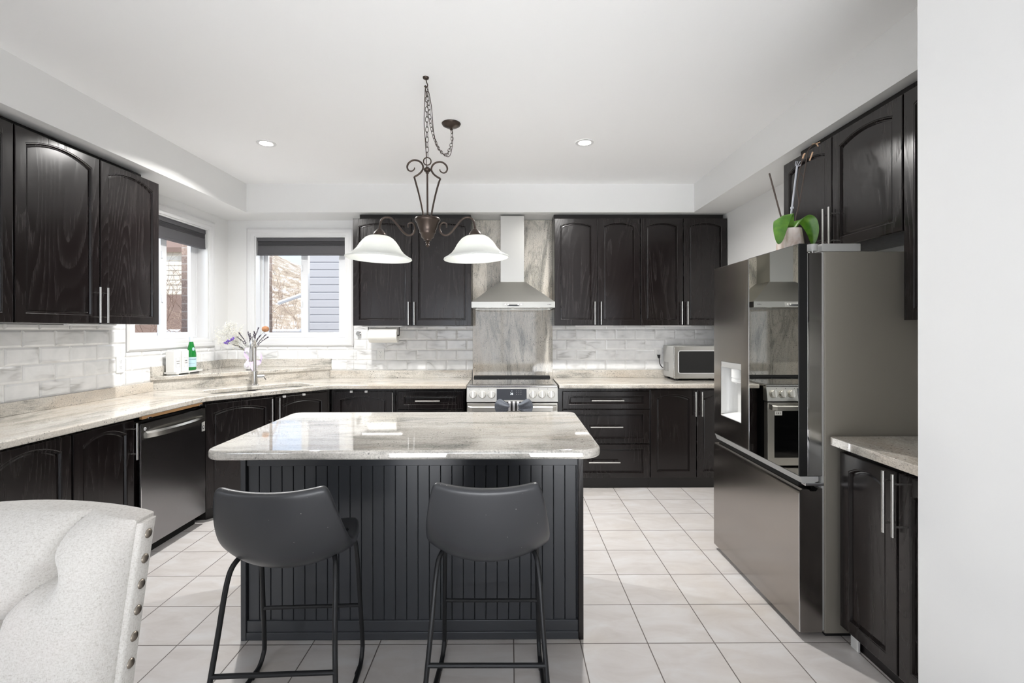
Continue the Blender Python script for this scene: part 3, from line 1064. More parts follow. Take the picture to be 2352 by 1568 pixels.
# ================================================================== COUNTERTOPS
CT0, CT1 = 0.884, 0.92
root = thing('countertop', 'L-shaped granite countertop running from the left wall round the sink to the range', 'countertop', (-2.5, 3.0, CT0))
fx = -2.192
A2, B2 = Vector((-2.192, 3.455)), Vector((-1.555, 4.158))
s1 = M().prism([(XL + .002, 1.55), (fx, 1.55), (fx, 3.30), (XL + .002, 3.30)], CT0, CT1).obj('slab', MAT['granite_y'], root)
add_bevel(s1, 0.008)
bend = lambda P, q0, q1, r: [tuple(P + (q0 - P).normalized() * r), tuple(P + ((q0 - P).normalized() + (q1 - P).normalized()) * r * 0.18), tuple(P + (q1 - P).normalized() * r)]
poly = [(XL + .002, 3.3005), (fx, 3.3005)] + bend(A2, Vector((fx, 3.3)), B2, 0.06) + bend(B2, A2, Vector((-0.5, 4.158)), 0.06) + [(-0.379, 4.158), (-0.379, 4.798), (XL + .002, 4.798)]
s2 = M().prism(poly, CT0, CT1).obj('slab', MAT['granite_x'], root)
# sink cut-out
su = (B2 - A2).normalized(); sn = Vector((su.y, -su.x))      # sn points to the room
SCn = Vector((-2.077, 3.985))
sang = math.atan2(su.y, su.x)
hole = rounded(-0.39, 0.39, -0.175, 0.175, 0.07, 6)
mt = Matrix.Translation((SCn.x, SCn.y, 0)) @ Matrix.Rotation(sang, 4, 'Z')
cut = M().prism(hole, 0.8, 1.0).xform(mt).obj('cutter', MAT['granite_d'])
s2i = mw(s2).inverted()
boolean_cut(s2, cut)
add_bevel(s2, 0.008)
m = M()
m.box(XL + .002, XL + .024, 1.55, 3.765, CT1, 0.995, 0.003)
m.obj('upstand', MAT['granite_y'], root)
m = M()
m.box(-1.797, -0.379, 4.776, 4.798, CT1, 0.995, 0.003)
m.obj('upstand', MAT['granite_x'], root)
M().box(-2.215, -2.200, 2.86, 3.42, 0.866, 0.8835).obj('plywood_edge', MAT['plywood'], root)
for y in (2.90, 3.38):
    M().box(-2.205, -2.192, y, y + 0.028, 0.862, 0.874, 0.002).obj('mounting_clip', MAT['chrome'], root)

# raised corner ledge
root = thing('corner_ledge', 'raised triangular granite ledge behind the sink in the window corner', 'ledge', (-2.6, 4.6, CT1))
m = M().prism([(-2.826, 3.766), (-1.800, 4.792), (-2.826, 4.792)], CT1 + .0005, 1.003)
m.obj('riser', MAT['granite_d'], root)
t_ = M().prism([(-2.826, 3.745), (-1.782, 4.796), (-2.826, 4.796)], 1.0032, 1.034).obj('ledge_top', MAT['granite_x'], root)
add_bevel(t_, 0.005)
m = M()
m.box(-2.826, -2.806, 3.752, 4.796, 1.0345, 1.113, 0.002)
m.box(-2.806, -1.790, 4.776, 4.796, 1.0345, 1.113, 0.002)
m.obj('upstand', MAT['granite_x'], root)

# right counter
root = thing('countertop', 'granite countertop right of the range carrying the microwave', 'countertop', (1.2, 4.4, CT0))
s = M().prism([(0.428, 4.158), (2.055, 4.158), (2.055, 4.798), (0.428, 4.798)], CT0, CT1).obj('slab', MAT['granite_x'], root)
add_bevel(s, 0.008)
M().box(0.428, 2.055, 4.776, 4.798, CT1, 0.995, 0.003).obj('upstand', MAT['granite_x'], root)
# near right counter
root = thing('countertop', 'short granite countertop between the fridge and the white wall', 'countertop', (1.8, 1.8, CT0))
s = M().prism(rounded(1.428, 2.055, 1.405, 2.132, [0.002, 0.002, 0.002, 0.02], 4), CT0, CT1).obj('slab', MAT['granite_y'], root)
add_bevel(s, 0.007)
# full height granite slab behind the range
o = M().box(-0.372, 0.428, 4.772, 4.798, 0.90, 2.497, 0.002).obj('granite_panel', MAT['granite_z'], org=(0.03, 4.785, 0.90))
tag(o, 'tall granite wall slab behind the range and hood', 'stone panel')

# ------------------------------------------------------------------ island
root = thing('kitchen_island', 'black beadboard island with a granite top', 'island', (-0.44, 2.45, 0))
M().box(-1.205, 0.322, 2.178, 2.735, 0.002, CT0 - 0.001).obj('body', MAT['island_paint'], root)
# beadboard: one sheet with V grooves
prof = []
x = -1.185
while x < 0.300:
    prof += [(x, 0.0), (x + 0.0462, 0.0), (x + 0.0487, 0.006), (x + 0.0513, 0.0)]
    x += 0.0513
prof = [(min(px, 0.302), py) for px, py in prof]
pl = []
for p in prof:
    if not pl or abs(p[0] - pl[-1][0]) > 1e-6:
        pl.append(p)
lp0 = [(px, 2.166 + py, 0.05) for px, py in pl] + [(pl[-1][0], 2.18, 0.05), (pl[0][0], 2.18, 0.05)]
lp1 = [(a, b, 0.80) for a, b, c in lp0]
M().loops([lp0, lp1]).obj('beadboard', MAT['island_paint'], root, smooth=20)
m = M()
m.box(-1.19, 0.308, 2.158, 2.180, 0.785, CT0 - 0.001, 0.003)
m.obj('top_rail', MAT['island_paint'], root)
m = M()
m.box(-1.19, 0.308, 2.158, 2.180, 0.036, 0.086, 0.003)
m.box(-1.19, 0.308, 2.152, 2.180, 0.002, 0.037, 0.003)
m.obj('base_board', MAT['island_paint'], root)
M().box(-1.213, -1.190, 2.150, 2.74, 0.001, CT0 - 0.001, 0.002).obj('end_panel', MAT['island_paint'], root)
M().box(0.308, 0.331, 2.150, 2.74, 0.001, CT0 - 0.001, 0.002).obj('end_panel', MAT['wood'], root)
def round_poly(pts, rs, n=7):
    out = []
    k = len(pts)
    for i in range(k):
        P = Vector(pts[i]); a = (Vector(pts[i - 1]) - P).normalized(); b = (Vector(pts[(i + 1) % k]) - P).normalized()
        r = rs[i]
        half = a.angle(b) / 2
        d = r / math.tan(half)
        c = P + (a + b).normalized() * (r / math.sin(half))
        s = P + a * d; e = P + b * d
        a0 = math.atan2(s.y - c.y, s.x - c.x); a1 = math.atan2(e.y - c.y, e.x - c.x)
        dd = (a1 - a0 + math.pi) % (2 * math.pi) - math.pi
        for j in range(n + 1):
            t = a0 + dd * j / n
            out.append((c.x + r * math.cos(t), c.y + r * math.sin(t)))
    return out
ipoly = round_poly([(-1.222, 1.885), (0.372, 1.892), (0.378, 2.79), (-1.256, 2.785)], [0.075, 0.085, 0.06, 0.06])
t_ = M().prism(ipoly, CT0, CT1 + 0.002).obj('granite_top', m_granite('granite_island', 'x', 1.05, 0.8, 0.035, R(-3), 1.2, 0.85), root)
add_bevel(t_, 0.012, 4)
# ================================================================== APPLIANCES
# ---------------- range
RX0, RX1, RYF = -0.369, 0.409, 4.10
rcx = (RX0 + RX1) / 2
root = thing('range', 'stainless slide-in electric range under the hood', 'stove', (rcx, 4.4, 0))
M().box(RX0 + 0.004, RX1 - 0.004, RYF + 0.03, 4.755, 0.05, 0.905).obj('body', MAT['black'], root)
for sx in (RX0 + 0.06, RX1 - 0.06):
    for sy in (4.2, 4.7):
        M().cyl((sx, sy, 0.001), (sx, sy, 0.05), 0.018, 12).obj('foot', MAT['black'], root)
# cooktop with steel edge
m = M()
m.loops([[(RX0, RYF - 0.002, 0.908), (RX1, RYF - 0.002, 0.908), (RX1, RYF - 0.002, 0.922), (RX0, RYF - 0.002, 0.922)],
         [(RX0, 4.765, 0.908), (RX1, 4.765, 0.908), (RX1, 4.765, 0.922), (RX0, 4.765, 0.922)]])
m.obj('cooktop_frame', MAT['steel'], root)
M().box(RX0 + 0.022, RX1 - 0.022, RYF + 0.030, 4.735, 0.9215, 0.9245, 0.001).obj('cooktop_glass', MAT['black_glass'], root)
for bx, by, br in ((-0.19, 4.27, 0.10), (0.22, 4.27, 0.115), (-0.19, 4.58, 0.08), (0.22, 4.58, 0.08), (0.015, 4.60, 0.06)):
    M().lathe([(br, 0), (br + 0.002, 0.0003), (br + 0.004, 0)], (bx, by, 0.9246), 40, cap=False).obj('burner_ring', MAT['black'], root)
m = M()
m.box(RX0 + 0.012, RX1 - 0.012, 4.735, 4.764, 0.922, 0.945, 0.004)
m.box(RX0 + 0.012, RX1 - 0.012, 4.700, 4.722, 0.9245, 0.934, 0.002)
m.obj('rear_vent', MAT['black'], root)
# control panel, slightly raked
yb, yt = RYF - 0.032, RYF - 0.010
m = M()
m.loops([[(RX0, yt, 0.908), (RX1, yt, 0.908), (RX1, yb, 0.785), (RX0, yb, 0.785)], [(RX0, RYF + 0.04, 0.908), (RX1, RYF + 0.04, 0.908), (RX1, RYF + 0.04, 0.785), (RX0, RYF + 0.04, 0.785)]])
m.obj('control_panel', MAT['steel_range'], root)
M().box(RX0, RX1, RYF - 0.016, RYF + 0.03, 0.906, 0.9225, 0.004).obj('front_trim', MAT['steel'], root)
prk = math.atan2(yt - yb, 0.123)
up = Vector((0, yt - yb, 0.123)).normalized(); nrmP = Vector((0, -up.z, up.y))
def onpanel(x, z, d=0.0):
    f = (z - 0.785) / 0.123
    return Vector((x, yb + (yt - yb) * f, z)) + nrmP * d
def flatbox(m, x0, x1, z0, z1, d0, d1):
    m.loops([[onpanel(x0, z0, d0), onpanel(x1, z0, d0), onpanel(x1, z1, d0), onpanel(x0, z1, d0)], [onpanel(x0, z0, d1), onpanel(x1, z0, d1), onpanel(x1, z1, d1), onpanel(x0, z1, d1)]])
m = M(); flatbox(m, -0.113, 0.143, 0.800, 0.893, 0.0, 0.0025)
disp = m.obj('display', MAT['panel_dark'], root)
m = M()
for i in range(3):
    for j in range(3):
        flatbox(m, 0.055 + i * 0.019, 0.059 + i * 0.019, 0.845 + j * 0.015, 0.848 + j * 0.015, 0.0025, 0.0030)
m.obj('touch_marks', MAT['grey_plastic'], disp)
text_obj('clock_digits', '36', 0.026, MAT['digits'], disp, frame_mtx(onpanel(0.015, 0.852, 0.0032), (1, 0, 0), up))
M().cyl(onpanel(0.017, 0.876, 0.0026), onpanel(0.017, 0.876, 0.0032), 0.0022, 8).obj('indicator', MAT['digits'], disp)
for kx in (-0.315, -0.236, -0.158, 0.196, 0.274, 0.352):
    c0 = onpanel(kx, 0.846, 0.0)
    k = M()
    k.tube([c0, c0 + nrmP * 0.006], 0.036, 28)
    k.tube([c0 + nrmP * 0.006, c0 + nrmP * 0.024, c0 + nrmP * 0.028], [0.033, 0.031, 0.027], 28)
    ko = k.obj('knob', MAT['steel_range'], root)
    g = M()
    R0 = c0 + nrmP * 0.028
    xd = Vector((1, 0, 0))
    for (w, h) in ((0.009, 0.029),):
        pr = [R0 - xd * w - up * h, R0 + xd * w - up * h, R0 + xd * w + up * h, R0 - xd * w + up * h]
        g.loops([pr, [p + nrmP * 0.012 + (xd * 0.003 if i in (0, 3) else -xd * 0.003) for i, p in enumerate(pr)]])
    g.obj('grip', MAT['white_plastic'], ko)
    M().cyl(onpanel(kx - 0.028, 0.892, 0.0), onpanel(kx - 0.028, 0.892, 0.0012), 0.003, 8).obj('burner_mark', MAT['ink'], ko)
# oven door
m = M()
m.box(RX0 + 0.002, RX1 - 0.002, RYF - 0.030, RYF + 0.03, 0.705, 0.774, 0.004)
m.box(RX0 + 0.002, RX0 + 0.060, RYF - 0.030, RYF + 0.03, 0.30, 0.706, 0.003)
m.box(RX1 - 0.060, RX1 - 0.002, RYF - 0.030, RYF + 0.03, 0.30, 0.706, 0.003)
m.box(RX0 + 0.002, RX1 - 0.002, RYF - 0.030, RYF + 0.03, 0.235, 0.302, 0.003)
dr = m.obj('oven_door', MAT['steel_range'], root)
M().box(RX0 + 0.058, RX1 - 0.058, RYF - 0.028, RYF + 0.02, 0.30, 0.706).obj('window', MAT['black_gloss'], dr)
m = M()
hp = [(RX0 + 0.01, RYF - 0.03, 0.742), (RX0 + 0.016, RYF - 0.072, 0.737), (RX0 + 0.05, RYF - 0.090, 0.735), (RX1 - 0.05, RYF - 0.090, 0.735), (RX1 - 0.016, RYF - 0.072, 0.737), (RX1 - 0.01, RYF - 0.03, 0.742)]
sec = []
for x, y, z in hp:
    sec.append([(x, y - 0.007, z - 0.021), (x, y + 0.006, z - 0.021), (x, y + 0.006, z + 0.019), (x, y - 0.003, z + 0.021), (x, y - 0.009, z + 0.012)])
m.loops(sec)
m.obj('handle', MAT['steel_range'], dr, smooth=20)
m = M()
m.box(RX1 - 0.125, RX1 - 0.062, RYF - 0.0315, RYF - 0.0300, 0.665, 0.700)
st = m.obj('energy_sticker', MAT['white_plastic'], dr)
m = M()
for i, w in enumerate((0.004, 0.007, 0.004)):
    m.box(RX1 - 0.112 + i * 0.017, RX1 - 0.112 + i * 0.017 + w, RYF - 0.0320, RYF - 0.0314, 0.676, 0.690)
m.obj('print_mark', MAT['ink'], st)
m = M()
m.box(RX0 + 0.10, RX0 + 0.22, RYF - 0.0285, RYF - 0.0281, 0.315, 0.318); m.box(RX0 + 0.10, RX0 + 0.19, RYF - 0.0285, RYF - 0.0281, 0.324, 0.327); m.box(RX0 + 0.10, RX0 + 0.22, RYF - 0.0285, RYF - 0.0281, 0.333, 0.336)
m.obj('print_mark', MAT['grey_plastic'], dr)
M().box(RX0 + 0.002, RX1 - 0.002, RYF - 0.026, RYF + 0.03, 0.06, 0.215, 0.004).obj('storage_drawer', MAT['steel'], root)

# ---------------- bow tie hung on the oven handle
def bow_wing(s):
    m = M()
    nu, nv = 14, 28
    oc_ = spline([(0.078, 0, 0.046), (0.112, 0, 0.062), (0.142, 0, 0.048), (0.159, 0, 0.010), (0.152, 0, -0.036), (0.122, 0, -0.090)], 8)
    f, b = [], []
    for i in range(nu + 1):
        u = i / nu
        rf, rb_ = [], []
        for j in range(nv + 1):
            v = j / nv
            k = v * (len(oc_) - 1); k0 = min(int(k), len(oc_) - 2)
            P1 = oc_[k0].lerp(oc_[k0 + 1], k - k0)
            P0 = Vector((0.024, 0, 0.024 - 0.048 * v))
            p = P0.lerp(P1, u ** 0.9)
            p.z += 0.010 * math.sin(math.pi * u) * (0.5 - v) * -1.6
            bul = math.sin(math.pi * min(1, 0.12 + 0.88 * u)) * math.sin(math.pi * min(1, max(0, 0.04 + 0.92 * v)))
            crease = 0.0085 * math.sin(v * 11 + s) * (1 - 0.5 * u) + 0.006 * math.sin(v * 23 + 2 * u + s * 2) * (1 - u) ** 0.5
            y = -0.012 * min(1, 0.35 + u * 4) - 0.026 * bul + crease * min(1, u * 4)
            rf.append((s * p.x, y, p.z)); rb_.append((s * p.x, y * 0.2 + 0.014 * bul + 0.006, p.z))
        f.append(rf); b.append(rb_)
    m.loops([f[i] + b[i][::-1] for i in range(nu + 1)], True, True)
    return m
bow = thing('bow_tie', 'grey-blue fabric bow with black and silver striped band on the oven handle', 'bow', (0.032, RYF - 0.125, 0.762))
for s in (-1, 1):
    bow_wing(s).obj('wing', MAT['denim'], bow, world=False, smooth=60)
m = M()
m.lathe([(0.030, -0.046), (0.033, -0.040), (0.033, 0.040), (0.030, 0.046)], (0, 0, 0), 20, axis='X')
m.xform(Matrix.Diagonal((1, 0.62, 1.22, 1)))
bd = m.obj('band', MAT['black'], bow, world=False)
for k in (-0.036, 0.0, 0.036):
    m = M()
    m.lathe([(0.0335, k - 0.009), (0.035, k - 0.0085), (0.035, k + 0.0085), (0.0335, k + 0.009)], (0, 0, 0), 20, axis='X')
    m.xform(Matrix.Diagonal((1, 0.62, 1.22, 1)))
    m.obj('stripe', MAT['glitter'], bd, world=False)

# ---------------- range hood
root = thing('range_hood', 'stainless chimney range hood above the range', 'range hood', (0.028, 4.55, 1.595))
hx0, hx1, hyf, hyb = -0.346, 0.408, 4.30, 4.770
m = M()
t = 0.006
o_ = [(hx0, hyf), (hx1, hyf), (hx1, hyb), (hx0, hyb)]
i_ = [(hx0 + t, hyf + t), (hx1 - t, hyf + t), (hx1 - t, hyb - t), (hx0 + t, hyb - t)]
ring = lambda p, z: [(x, y, z) for x, y in p]
top = [(-0.098, 4.520), (0.148, 4.520), (0.148, hyb), (-0.098, hyb)]
m.loops([ring(i_, 1.612), ring(i_, 1.600), ring(o_, 1.600), ring(o_, 1.652), ring(top, 1.853)], True, True)
m.obj('canopy', MAT['steel_hood'], root)
M().box(-0.0875, 0.1365, 4.528, 4.770, 1.850, 2.482, 0.002).obj('chimney', MAT['steel_v'], root)
m = M()
m.box(-0.31, 0.015, 4.36, 4.72, 1.604, 1.612, 0.002)
m.obj('filter', MAT['steel'], root)
m = M(); m.box(0.045, 0.372, 4.36, 4.72, 1.604, 1.612, 0.002)
m.obj('filter', MAT['steel'], root)
cp = M().box(-0.066, 0.128, hyf - 0.0015, hyf + 0.002, 1.611, 1.644).obj('control_strip', MAT['grey_plastic'], root)
M().box(-0.020, 0.085, hyf - 0.003, hyf, 1.614, 1.626, 0.001).obj('display', MAT['black_gloss'], cp)
for bx in (-0.040, -0.014, 0.076, 0.101):
    M().sphere((bx, hyf - 0.002, 1.626), 0.0068, 12, 8, (1, 0.5, 1)).obj('button', MAT['white_plastic'], cp)
m = M()
for i, (w, h) in enumerate(((0.005, 0.003), (0.004, 0.003), (0.004, 0.006), (0.005, 0.006), (0.003, 0.003), (0.005, 0.007))):
    m.box(0.338 + i * 0.0062, 0.338 + i * 0.0062 + w, hyf - 0.0008, hyf + 0.001, 1.628 - h / 2, 1.628 + h / 2)
m.obj('logo_mark', MAT['ink'], root)
for lx in (-0.2, 0.25):
    M().lathe([(0.0, 0), (0.026, 0.0), (0.028, 0.003), (0.0, 0.004)], (lx, 4.335, 1.599), 20, cap=False).obj('hood_lamp', MAT['white_plastic'], root)

# ---------------- microwave
root = thing('microwave', 'stainless countertop microwave with black glass door, next to the fridge', 'microwave', (1.78, 4.62, CT1))
mx0, mx1, mzb, mzt = 1.536, 2.036, CT1 + 0.022, 1.243
M().box(mx0, mx1, 4.475, 4.772, mzb, mzt, 0.006).obj('case', MAT['grey_plastic'], root)
fm = M()
fm.loops([[(mx0, 4.452, mzb - 0.002), (mx1, 4.452, mzb - 0.002), (mx1, 4.452, mzt), (mx0, 4.452, mzt)], [(mx0, 4.476, mzb - 0.002), (mx1, 4.476, mzb - 0.002), (mx1, 4.476, mzt), (mx0, 4.476, mzt)]])
door = fm.obj('door', MAT['steel'], root)
add_bevel(door, 0.003)
gp = [(x, y) for x, y in rounded(mx0 + 0.046, mx1 - 0.03, mzb + 0.052, mzt - 0.046, 0.014, 5)]
gp2 = rounded(mx0 + 0.038, mx1 - 0.022, mzb + 0.044, mzt - 0.038, 0.018, 5)
M().loops([[(x, 4.4515, z) for x, z in gp2], [(x, 4.4485, z) for x, z in gp2], [(x, 4.4485, z) for x, z in gp], [(x, 4.4515, z) for x, z in gp]], False, False).obj('window_bezel', MAT['chrome'], door)
M().loops([[(x, 4.4495, z) for x, z in gp], [(x, 4.4525, z) for x, z in gp]]).obj('glass', MAT['black_gloss'], door)
for fx_ in (mx0 + 0.045, mx1 - 0.045):
    for fy in (4.50, 4.74):
        M().cyl((fx_, fy, CT1 + 0.0005), (fx_, fy, mzb + 0.002), 0.014, 12).obj('foot', MAT['black'], root)
m = M()
for i in range(4):
    for j in range(8):
        m.box(mx0 - 0.0008, mx0 + 0.002, 4.62 + i * 0.034 - 0.004, 4.62 + i * 0.034 + 0.006, mzb + 0.055 + j * 0.011, mzb + 0.062 + j * 0.011)
m.obj('side_vent', MAT['black_matte'], root)
cd = M().tube(spline([(1.492, 4.765, 1.128), (1.492, 4.752, 1.10), (1.500, 4.765, 1.06), (1.520, 4.772, 1.03), (1.548, 4.774, 1.01)], 6), 0.0042, 8).obj('power_cord', MAT['black'], root)
M().loops([[(1.478, 4.786, 1.147), (1.506, 4.786, 1.147), (1.506, 4.762, 1.147), (1.478, 4.762, 1.147)], [(1.486, 4.78, 1.112), (1.500, 4.78, 1.112), (1.500, 4.755, 1.112), (1.486, 4.755, 1.112)]]).obj('plug', MAT['black'], cd)

# ---------------- refrigerator: local x from the far end to the near end, y into the alcove
FX0, FY1 = 1.308, 3.054
FW = 0.904
root = thing('refrigerator', 'dark stainless french-door refrigerator with a mirrored glass door', 'fridge', (FX0, FY1, 0), R(-90))
M().box(0.004, FW, 0.115, 0.735, 0.022, 1.753, 0.006).obj('case', MAT['fridge_side'], root, world=False)
M().box(0.02, FW - 0.02, 0.13, 0.70, 0.001, 0.03).obj('base', MAT['black'], root, world=False)
# left door with dispenser recess
DZ0, DZ1 = 0.735, 1.788
dx0, dx1 = 0.104, 0.362
dz0, dz1 = 0.868, 1.205
def rect(x0, x1, z0, z1, y, n=8):
    pts = []
    cs = [(x0, z0), (x1, z0), (x1, z1), (x0, z1)]
    for i in range(4):
        a, b = cs[i], cs[(i + 1) % 4]
        for k in range(n):
            pts.append((a[0] + (b[0] - a[0]) * k / n, y, a[1] + (b[1] - a[1]) * k / n))
    return pts
m = M()
W1 = 0.448
m.loops([rect(0, W1, DZ0, DZ1, 0.104), rect(0, W1, DZ0, DZ1, 0.010), rect(0.001, W1 - .001, DZ0 + .001, DZ1 - .001, 0.005), rect(0.004, W1 - 0.004, DZ0 + 0.003, DZ1 - 0.003, 0.0014), rect(0.010, W1 - 0.010, DZ0 + 0.006, DZ1 - 0.006, 0.0),
         rect(dx0, dx1, dz0, dz1, 0.0), rect(dx0 + 0.001, dx1 - 0.001, dz0 + .001, dz1 - .001, 0.085)])
ld = m.obj('door', MAT['steel_fridge'], root, world=False, smooth=35)
# dispenser niche
m = M()
n = 10
back = []
pf = [(dx0 + 0.0015, 0.0015)]
for i in range(n + 1):
    a = R(90 * i / n)
    pf.append((dx0 + 0.0015 + 0.055 * (1 - math.cos(a)), 0.012 + 0.068 * math.sin(a)))
for i in range(n + 1):
    a = R(90 * i / n)
    pf.append((dx1 - 0.057 + 0.0555 * math.sin(a), 0.012 + 0.068 * math.cos(a)))
pf.append((dx1 - 0.0015, 0.0015))
m.loops([[(x, y, dz0 + 0.012) for x, y in pf], [(x, y, dz1 - 0.03) for x, y in pf]], False, False, closed=False)
m.obj('dispenser_niche', MAT['light_plastic'], ld, world=False, smooth=40)
m = M()
m.loops([[(dx0 + 0.002, 0.001, dz0 + 0.002), (dx1 - 0.002, 0.001, dz0 + 0.002), (dx1 - 0.002, 0.083, dz0 + 0.002), (dx0 + 0.002, 0.083, dz0 + 0.002)], [(dx0 + 0.002, 0.001, dz0 + 0.006), (dx1 - 0.002, 0.001, dz0 + 0.006), (dx1 - 0.002, 0.083, dz0 + 0.03), (dx0 + 0.002, 0.083, dz0 + 0.03)]])
m.obj('drip_tray', MAT['light_plastic'], ld, world=False)
M().box(dx0 + 0.002, dx1 - 0.002, 0.001, 0.083, dz1 - 0.036, dz1 - 0.001, 0.002).obj('dispenser_display', MAT['grey_plastic'], ld, world=False)
m = M()
m.lathe([(0.040, dz1 - 0.037), (0.040, dz1 - 0.088), (0.036, dz1 - 0.091), (0.036, dz1 - 0.095), (0.039, dz1 - 0.097), (0.039, dz1 - 0.112), (0.034, dz1 - 0.118)], (0.244, 0.044, 0), 24)
m.cyl((0.244, 0.03, dz1 - 0.118), (0.244, 0.03, dz1 - 0.128), 0.006, 10)
m.obj('spout', MAT['white_plastic'], ld, world=False)
M().box(0.222, 0.266, 0.066, 0.076, dz0 + 0.03, dz1 - 0.115, 0.006).obj('paddle', MAT['white_plastic'], ld, world=False)
# right door: steel shell with a full mirror-glass front
gx0 = 0.454
m = M()
m.box(gx0, FW, 0.040, 0.104, DZ0, 1.746, 0.003)
rd = m.obj('door', MAT['steel'], root, world=False)
M().box(gx0, FW, 0.0, 0.036, DZ0 + 0.002, DZ1, 0.0015).obj('glass_edge', MAT['black'], rd, world=False)
M().box(gx0 + 0.003, FW - 0.004, -0.0015, 0.002, DZ0 + 0.004, DZ1 - 0.003).obj('mirror_panel', MAT['mirror_glass'], rd, world=False, smooth=0)
m = M()
m.box(gx0 - 0.003, gx0 + 0.002, -0.002, 0.030, DZ0, DZ1, 0.0008)
m.obj('edge_trim', MAT['chrome'], rd, world=False)
M().box(FW - 0.006, FW + 0.0015, 0.0365, 0.046, DZ0 + 0.002, 1.744, 0.001).obj('edge_trim', MAT['chrome'], rd, world=False)
# freezer drawer with a sculpted pull groove
m = M()
sec = [(0.104, 0.030), (0.0, 0.030), (0.0, 0.655), (0.004, 0.672), (0.014, 0.678), (0.042, 0.676), (0.050, 0.668), (0.075, 0.668), (0.085, 0.680), (0.104, 0.680)]
m.loops([[(0, y, z) for y, z in sec], [(0.0015, y, z) for y, z in sec], [(FW - 0.0015, y, z) for y, z in sec], [(FW, y, z) for y, z in sec]])
fd = m.obj('freezer_drawer', MAT['steel_fridge'], root, world=False, smooth=30)
M().box(FW - 0.003, FW + 0.0008, -0.0006, 0.004, 0.032, 0.66, 0.0006).obj('edge_trim', MAT['chrome'], fd, world=False)
m = M()
m.loops([[(0.004, y, z) for y, z in ((0.006, 0.733), (0.018, 0.702), (0.06, 0.700), (0.09, 0.712), (0.09, 0.733))], [(FW - 0.004, y, z) for y, z in ((0.006, 0.733), (0.018, 0.702), (0.06, 0.700), (0.09, 0.712), (0.09, 0.733))]])
m.obj('door_sill', MAT['grey_plastic'], root, world=False, smooth=20)
M().box(0.02, FW - 0.05, 0.026, 0.10, 0.676, 0.704).obj('pull_groove', MAT['black_matte'], root, world=False)
for hx_ in (FW - 0.11,):
    hm = M()
    hm.box(hx_, hx_ + 0.105, 0.108, 0.285, 1.7535, 1.789, 0.003)
    hc = hm.obj('hinge_cover', MAT['grey_plastic'], root, world=False)
    M().cyl((FW - 0.030 if hx_ > 0.1 else 0.03, 0.080, 1.757), (FW - 0.030 if hx_ > 0.1 else 0.03, 0.080, 1.789), 0.021, 24).obj('hinge_cap', MAT['grey_plastic'], hc, world=False)
    M().cyl((FW - 0.030 if hx_ > 0.1 else 0.03, 0.080, 1.744), (FW - 0.030 if hx_ > 0.1 else 0.03, 0.080, 1.758), 0.009, 12).obj('hinge_pin', MAT['chrome'], hc, world=False)
M().box(FW - 0.035, FW - 0.003, 0.03, 0.114, 0.690, 0.704, 0.002).obj('lower_hinge', MAT['chrome'], root, world=False)
M().box(0.012, FW - 0.006, 0.104, 0.116, 0.035, 1.75).obj('door_gasket', MAT['grey_plastic'], root, world=False)

# ---------------- dishwasher (rot 90: local x = +Y)
DY0, DY1 = 2.857, 3.462
root = thing('dishwasher', 'dark stainless dishwasher with a curved bar handle under the left counter', 'dishwasher', (-2.205, DY0, 0), R(90))
DWd = DY1 - DY0
M().box(0.004, DWd - 0.004, 0.052, 0.58, 0.085, 0.845).obj('tub', MAT['black'], root, world=False)
M().box(0.004, DWd - 0.004, 0.075, 0.50, 0.001, 0.085).obj('toe_kick', MAT['black_matte'], root, world=False)
d = M().box(0, DWd, 0.0, 0.05, 0.083, 0.838, 0.003).obj('door', MAT['steel_dark'], root, world=False)
add = M()
secs = []
n = 18
for i in range(n + 1):
    s = i / n
    x = 0.035 + (DWd - 0.07) * s
    b = math.sin(math.pi * s) ** 0.55 if 0 < s < 1 else 0
    y = -0.006 - 0.044 * b
    zc = 0.768
    secs.append([(x, y - 0.004, zc - 0.020), (x, y + 0.006, zc - 0.021), (x, y + 0.010, zc + 0.010), (x, y + 0.004, zc + 0.020), (x, y - 0.006, zc + 0.008)])
add.loops(secs)
add.obj('handle', MAT['steel'], d, world=False, smooth=35)
M().box(0.001, DWd - 0.001, -0.0012, 0.003, 0.742, 0.837, 0.0008).obj('top_panel', MAT['steel'], d, world=False)
M().box(-0.001, 0.004, -0.0018, 0.04, 0.084, 0.838, 0.0006).obj('edge_trim', MAT['chrome'], d, world=False)
M().box(0.0, DWd, -0.0015, 0.012, 0.8365, 0.8395).obj('edge_trim', MAT['chrome'], d, world=False)
bdg = M().box(DWd - 0.042, DWd - 0.008, -0.002, 0.001, 0.675, 0.742, 0.0006).obj('badge', MAT['grey_plastic'], d, world=False)
M().lathe([(0.0, -0.0026), (0.0125, -0.0026), (0.0125, -0.0018)], (0, 0, 0), 24, axis='Y', cap=False).xform(Matrix.Translation((DWd - 0.025, 0, 0.704))).obj('badge_disc', MAT['black'], bdg, world=False)
M().lathe([(0.0035, -0.0030), (0.0065, -0.0030), (0.0065, -0.0024), (0.0035, -0.0024)], (0, 0, 0), 20, axis='Y', cap=False).xform(Matrix.Translation((DWd - 0.025, 0, 0.704))).obj('badge_ring', MAT['ink_light'], bdg, world=False)
lg = M()
lg.lathe([(0.0, -0.0024), (0.010, -0.0024), (0.010, -0.001)], (0, 0, 0), 22, axis='Y', cap=False).xform(Matrix.Translation((0.032, 0, 0.805)))
lgo = lg.obj('logo_disc', MAT['ink_light'], d, world=False)
m = M()
m.tube([(0.032 + 0.0065 * math.cos(a), -0.0026, 0.805 + 0.0065 * math.sin(a)) for a in [R(q) for q in range(90, 371, 20)]] + [(0.034, -0.0026, 0.805)], 0.0009, 6)
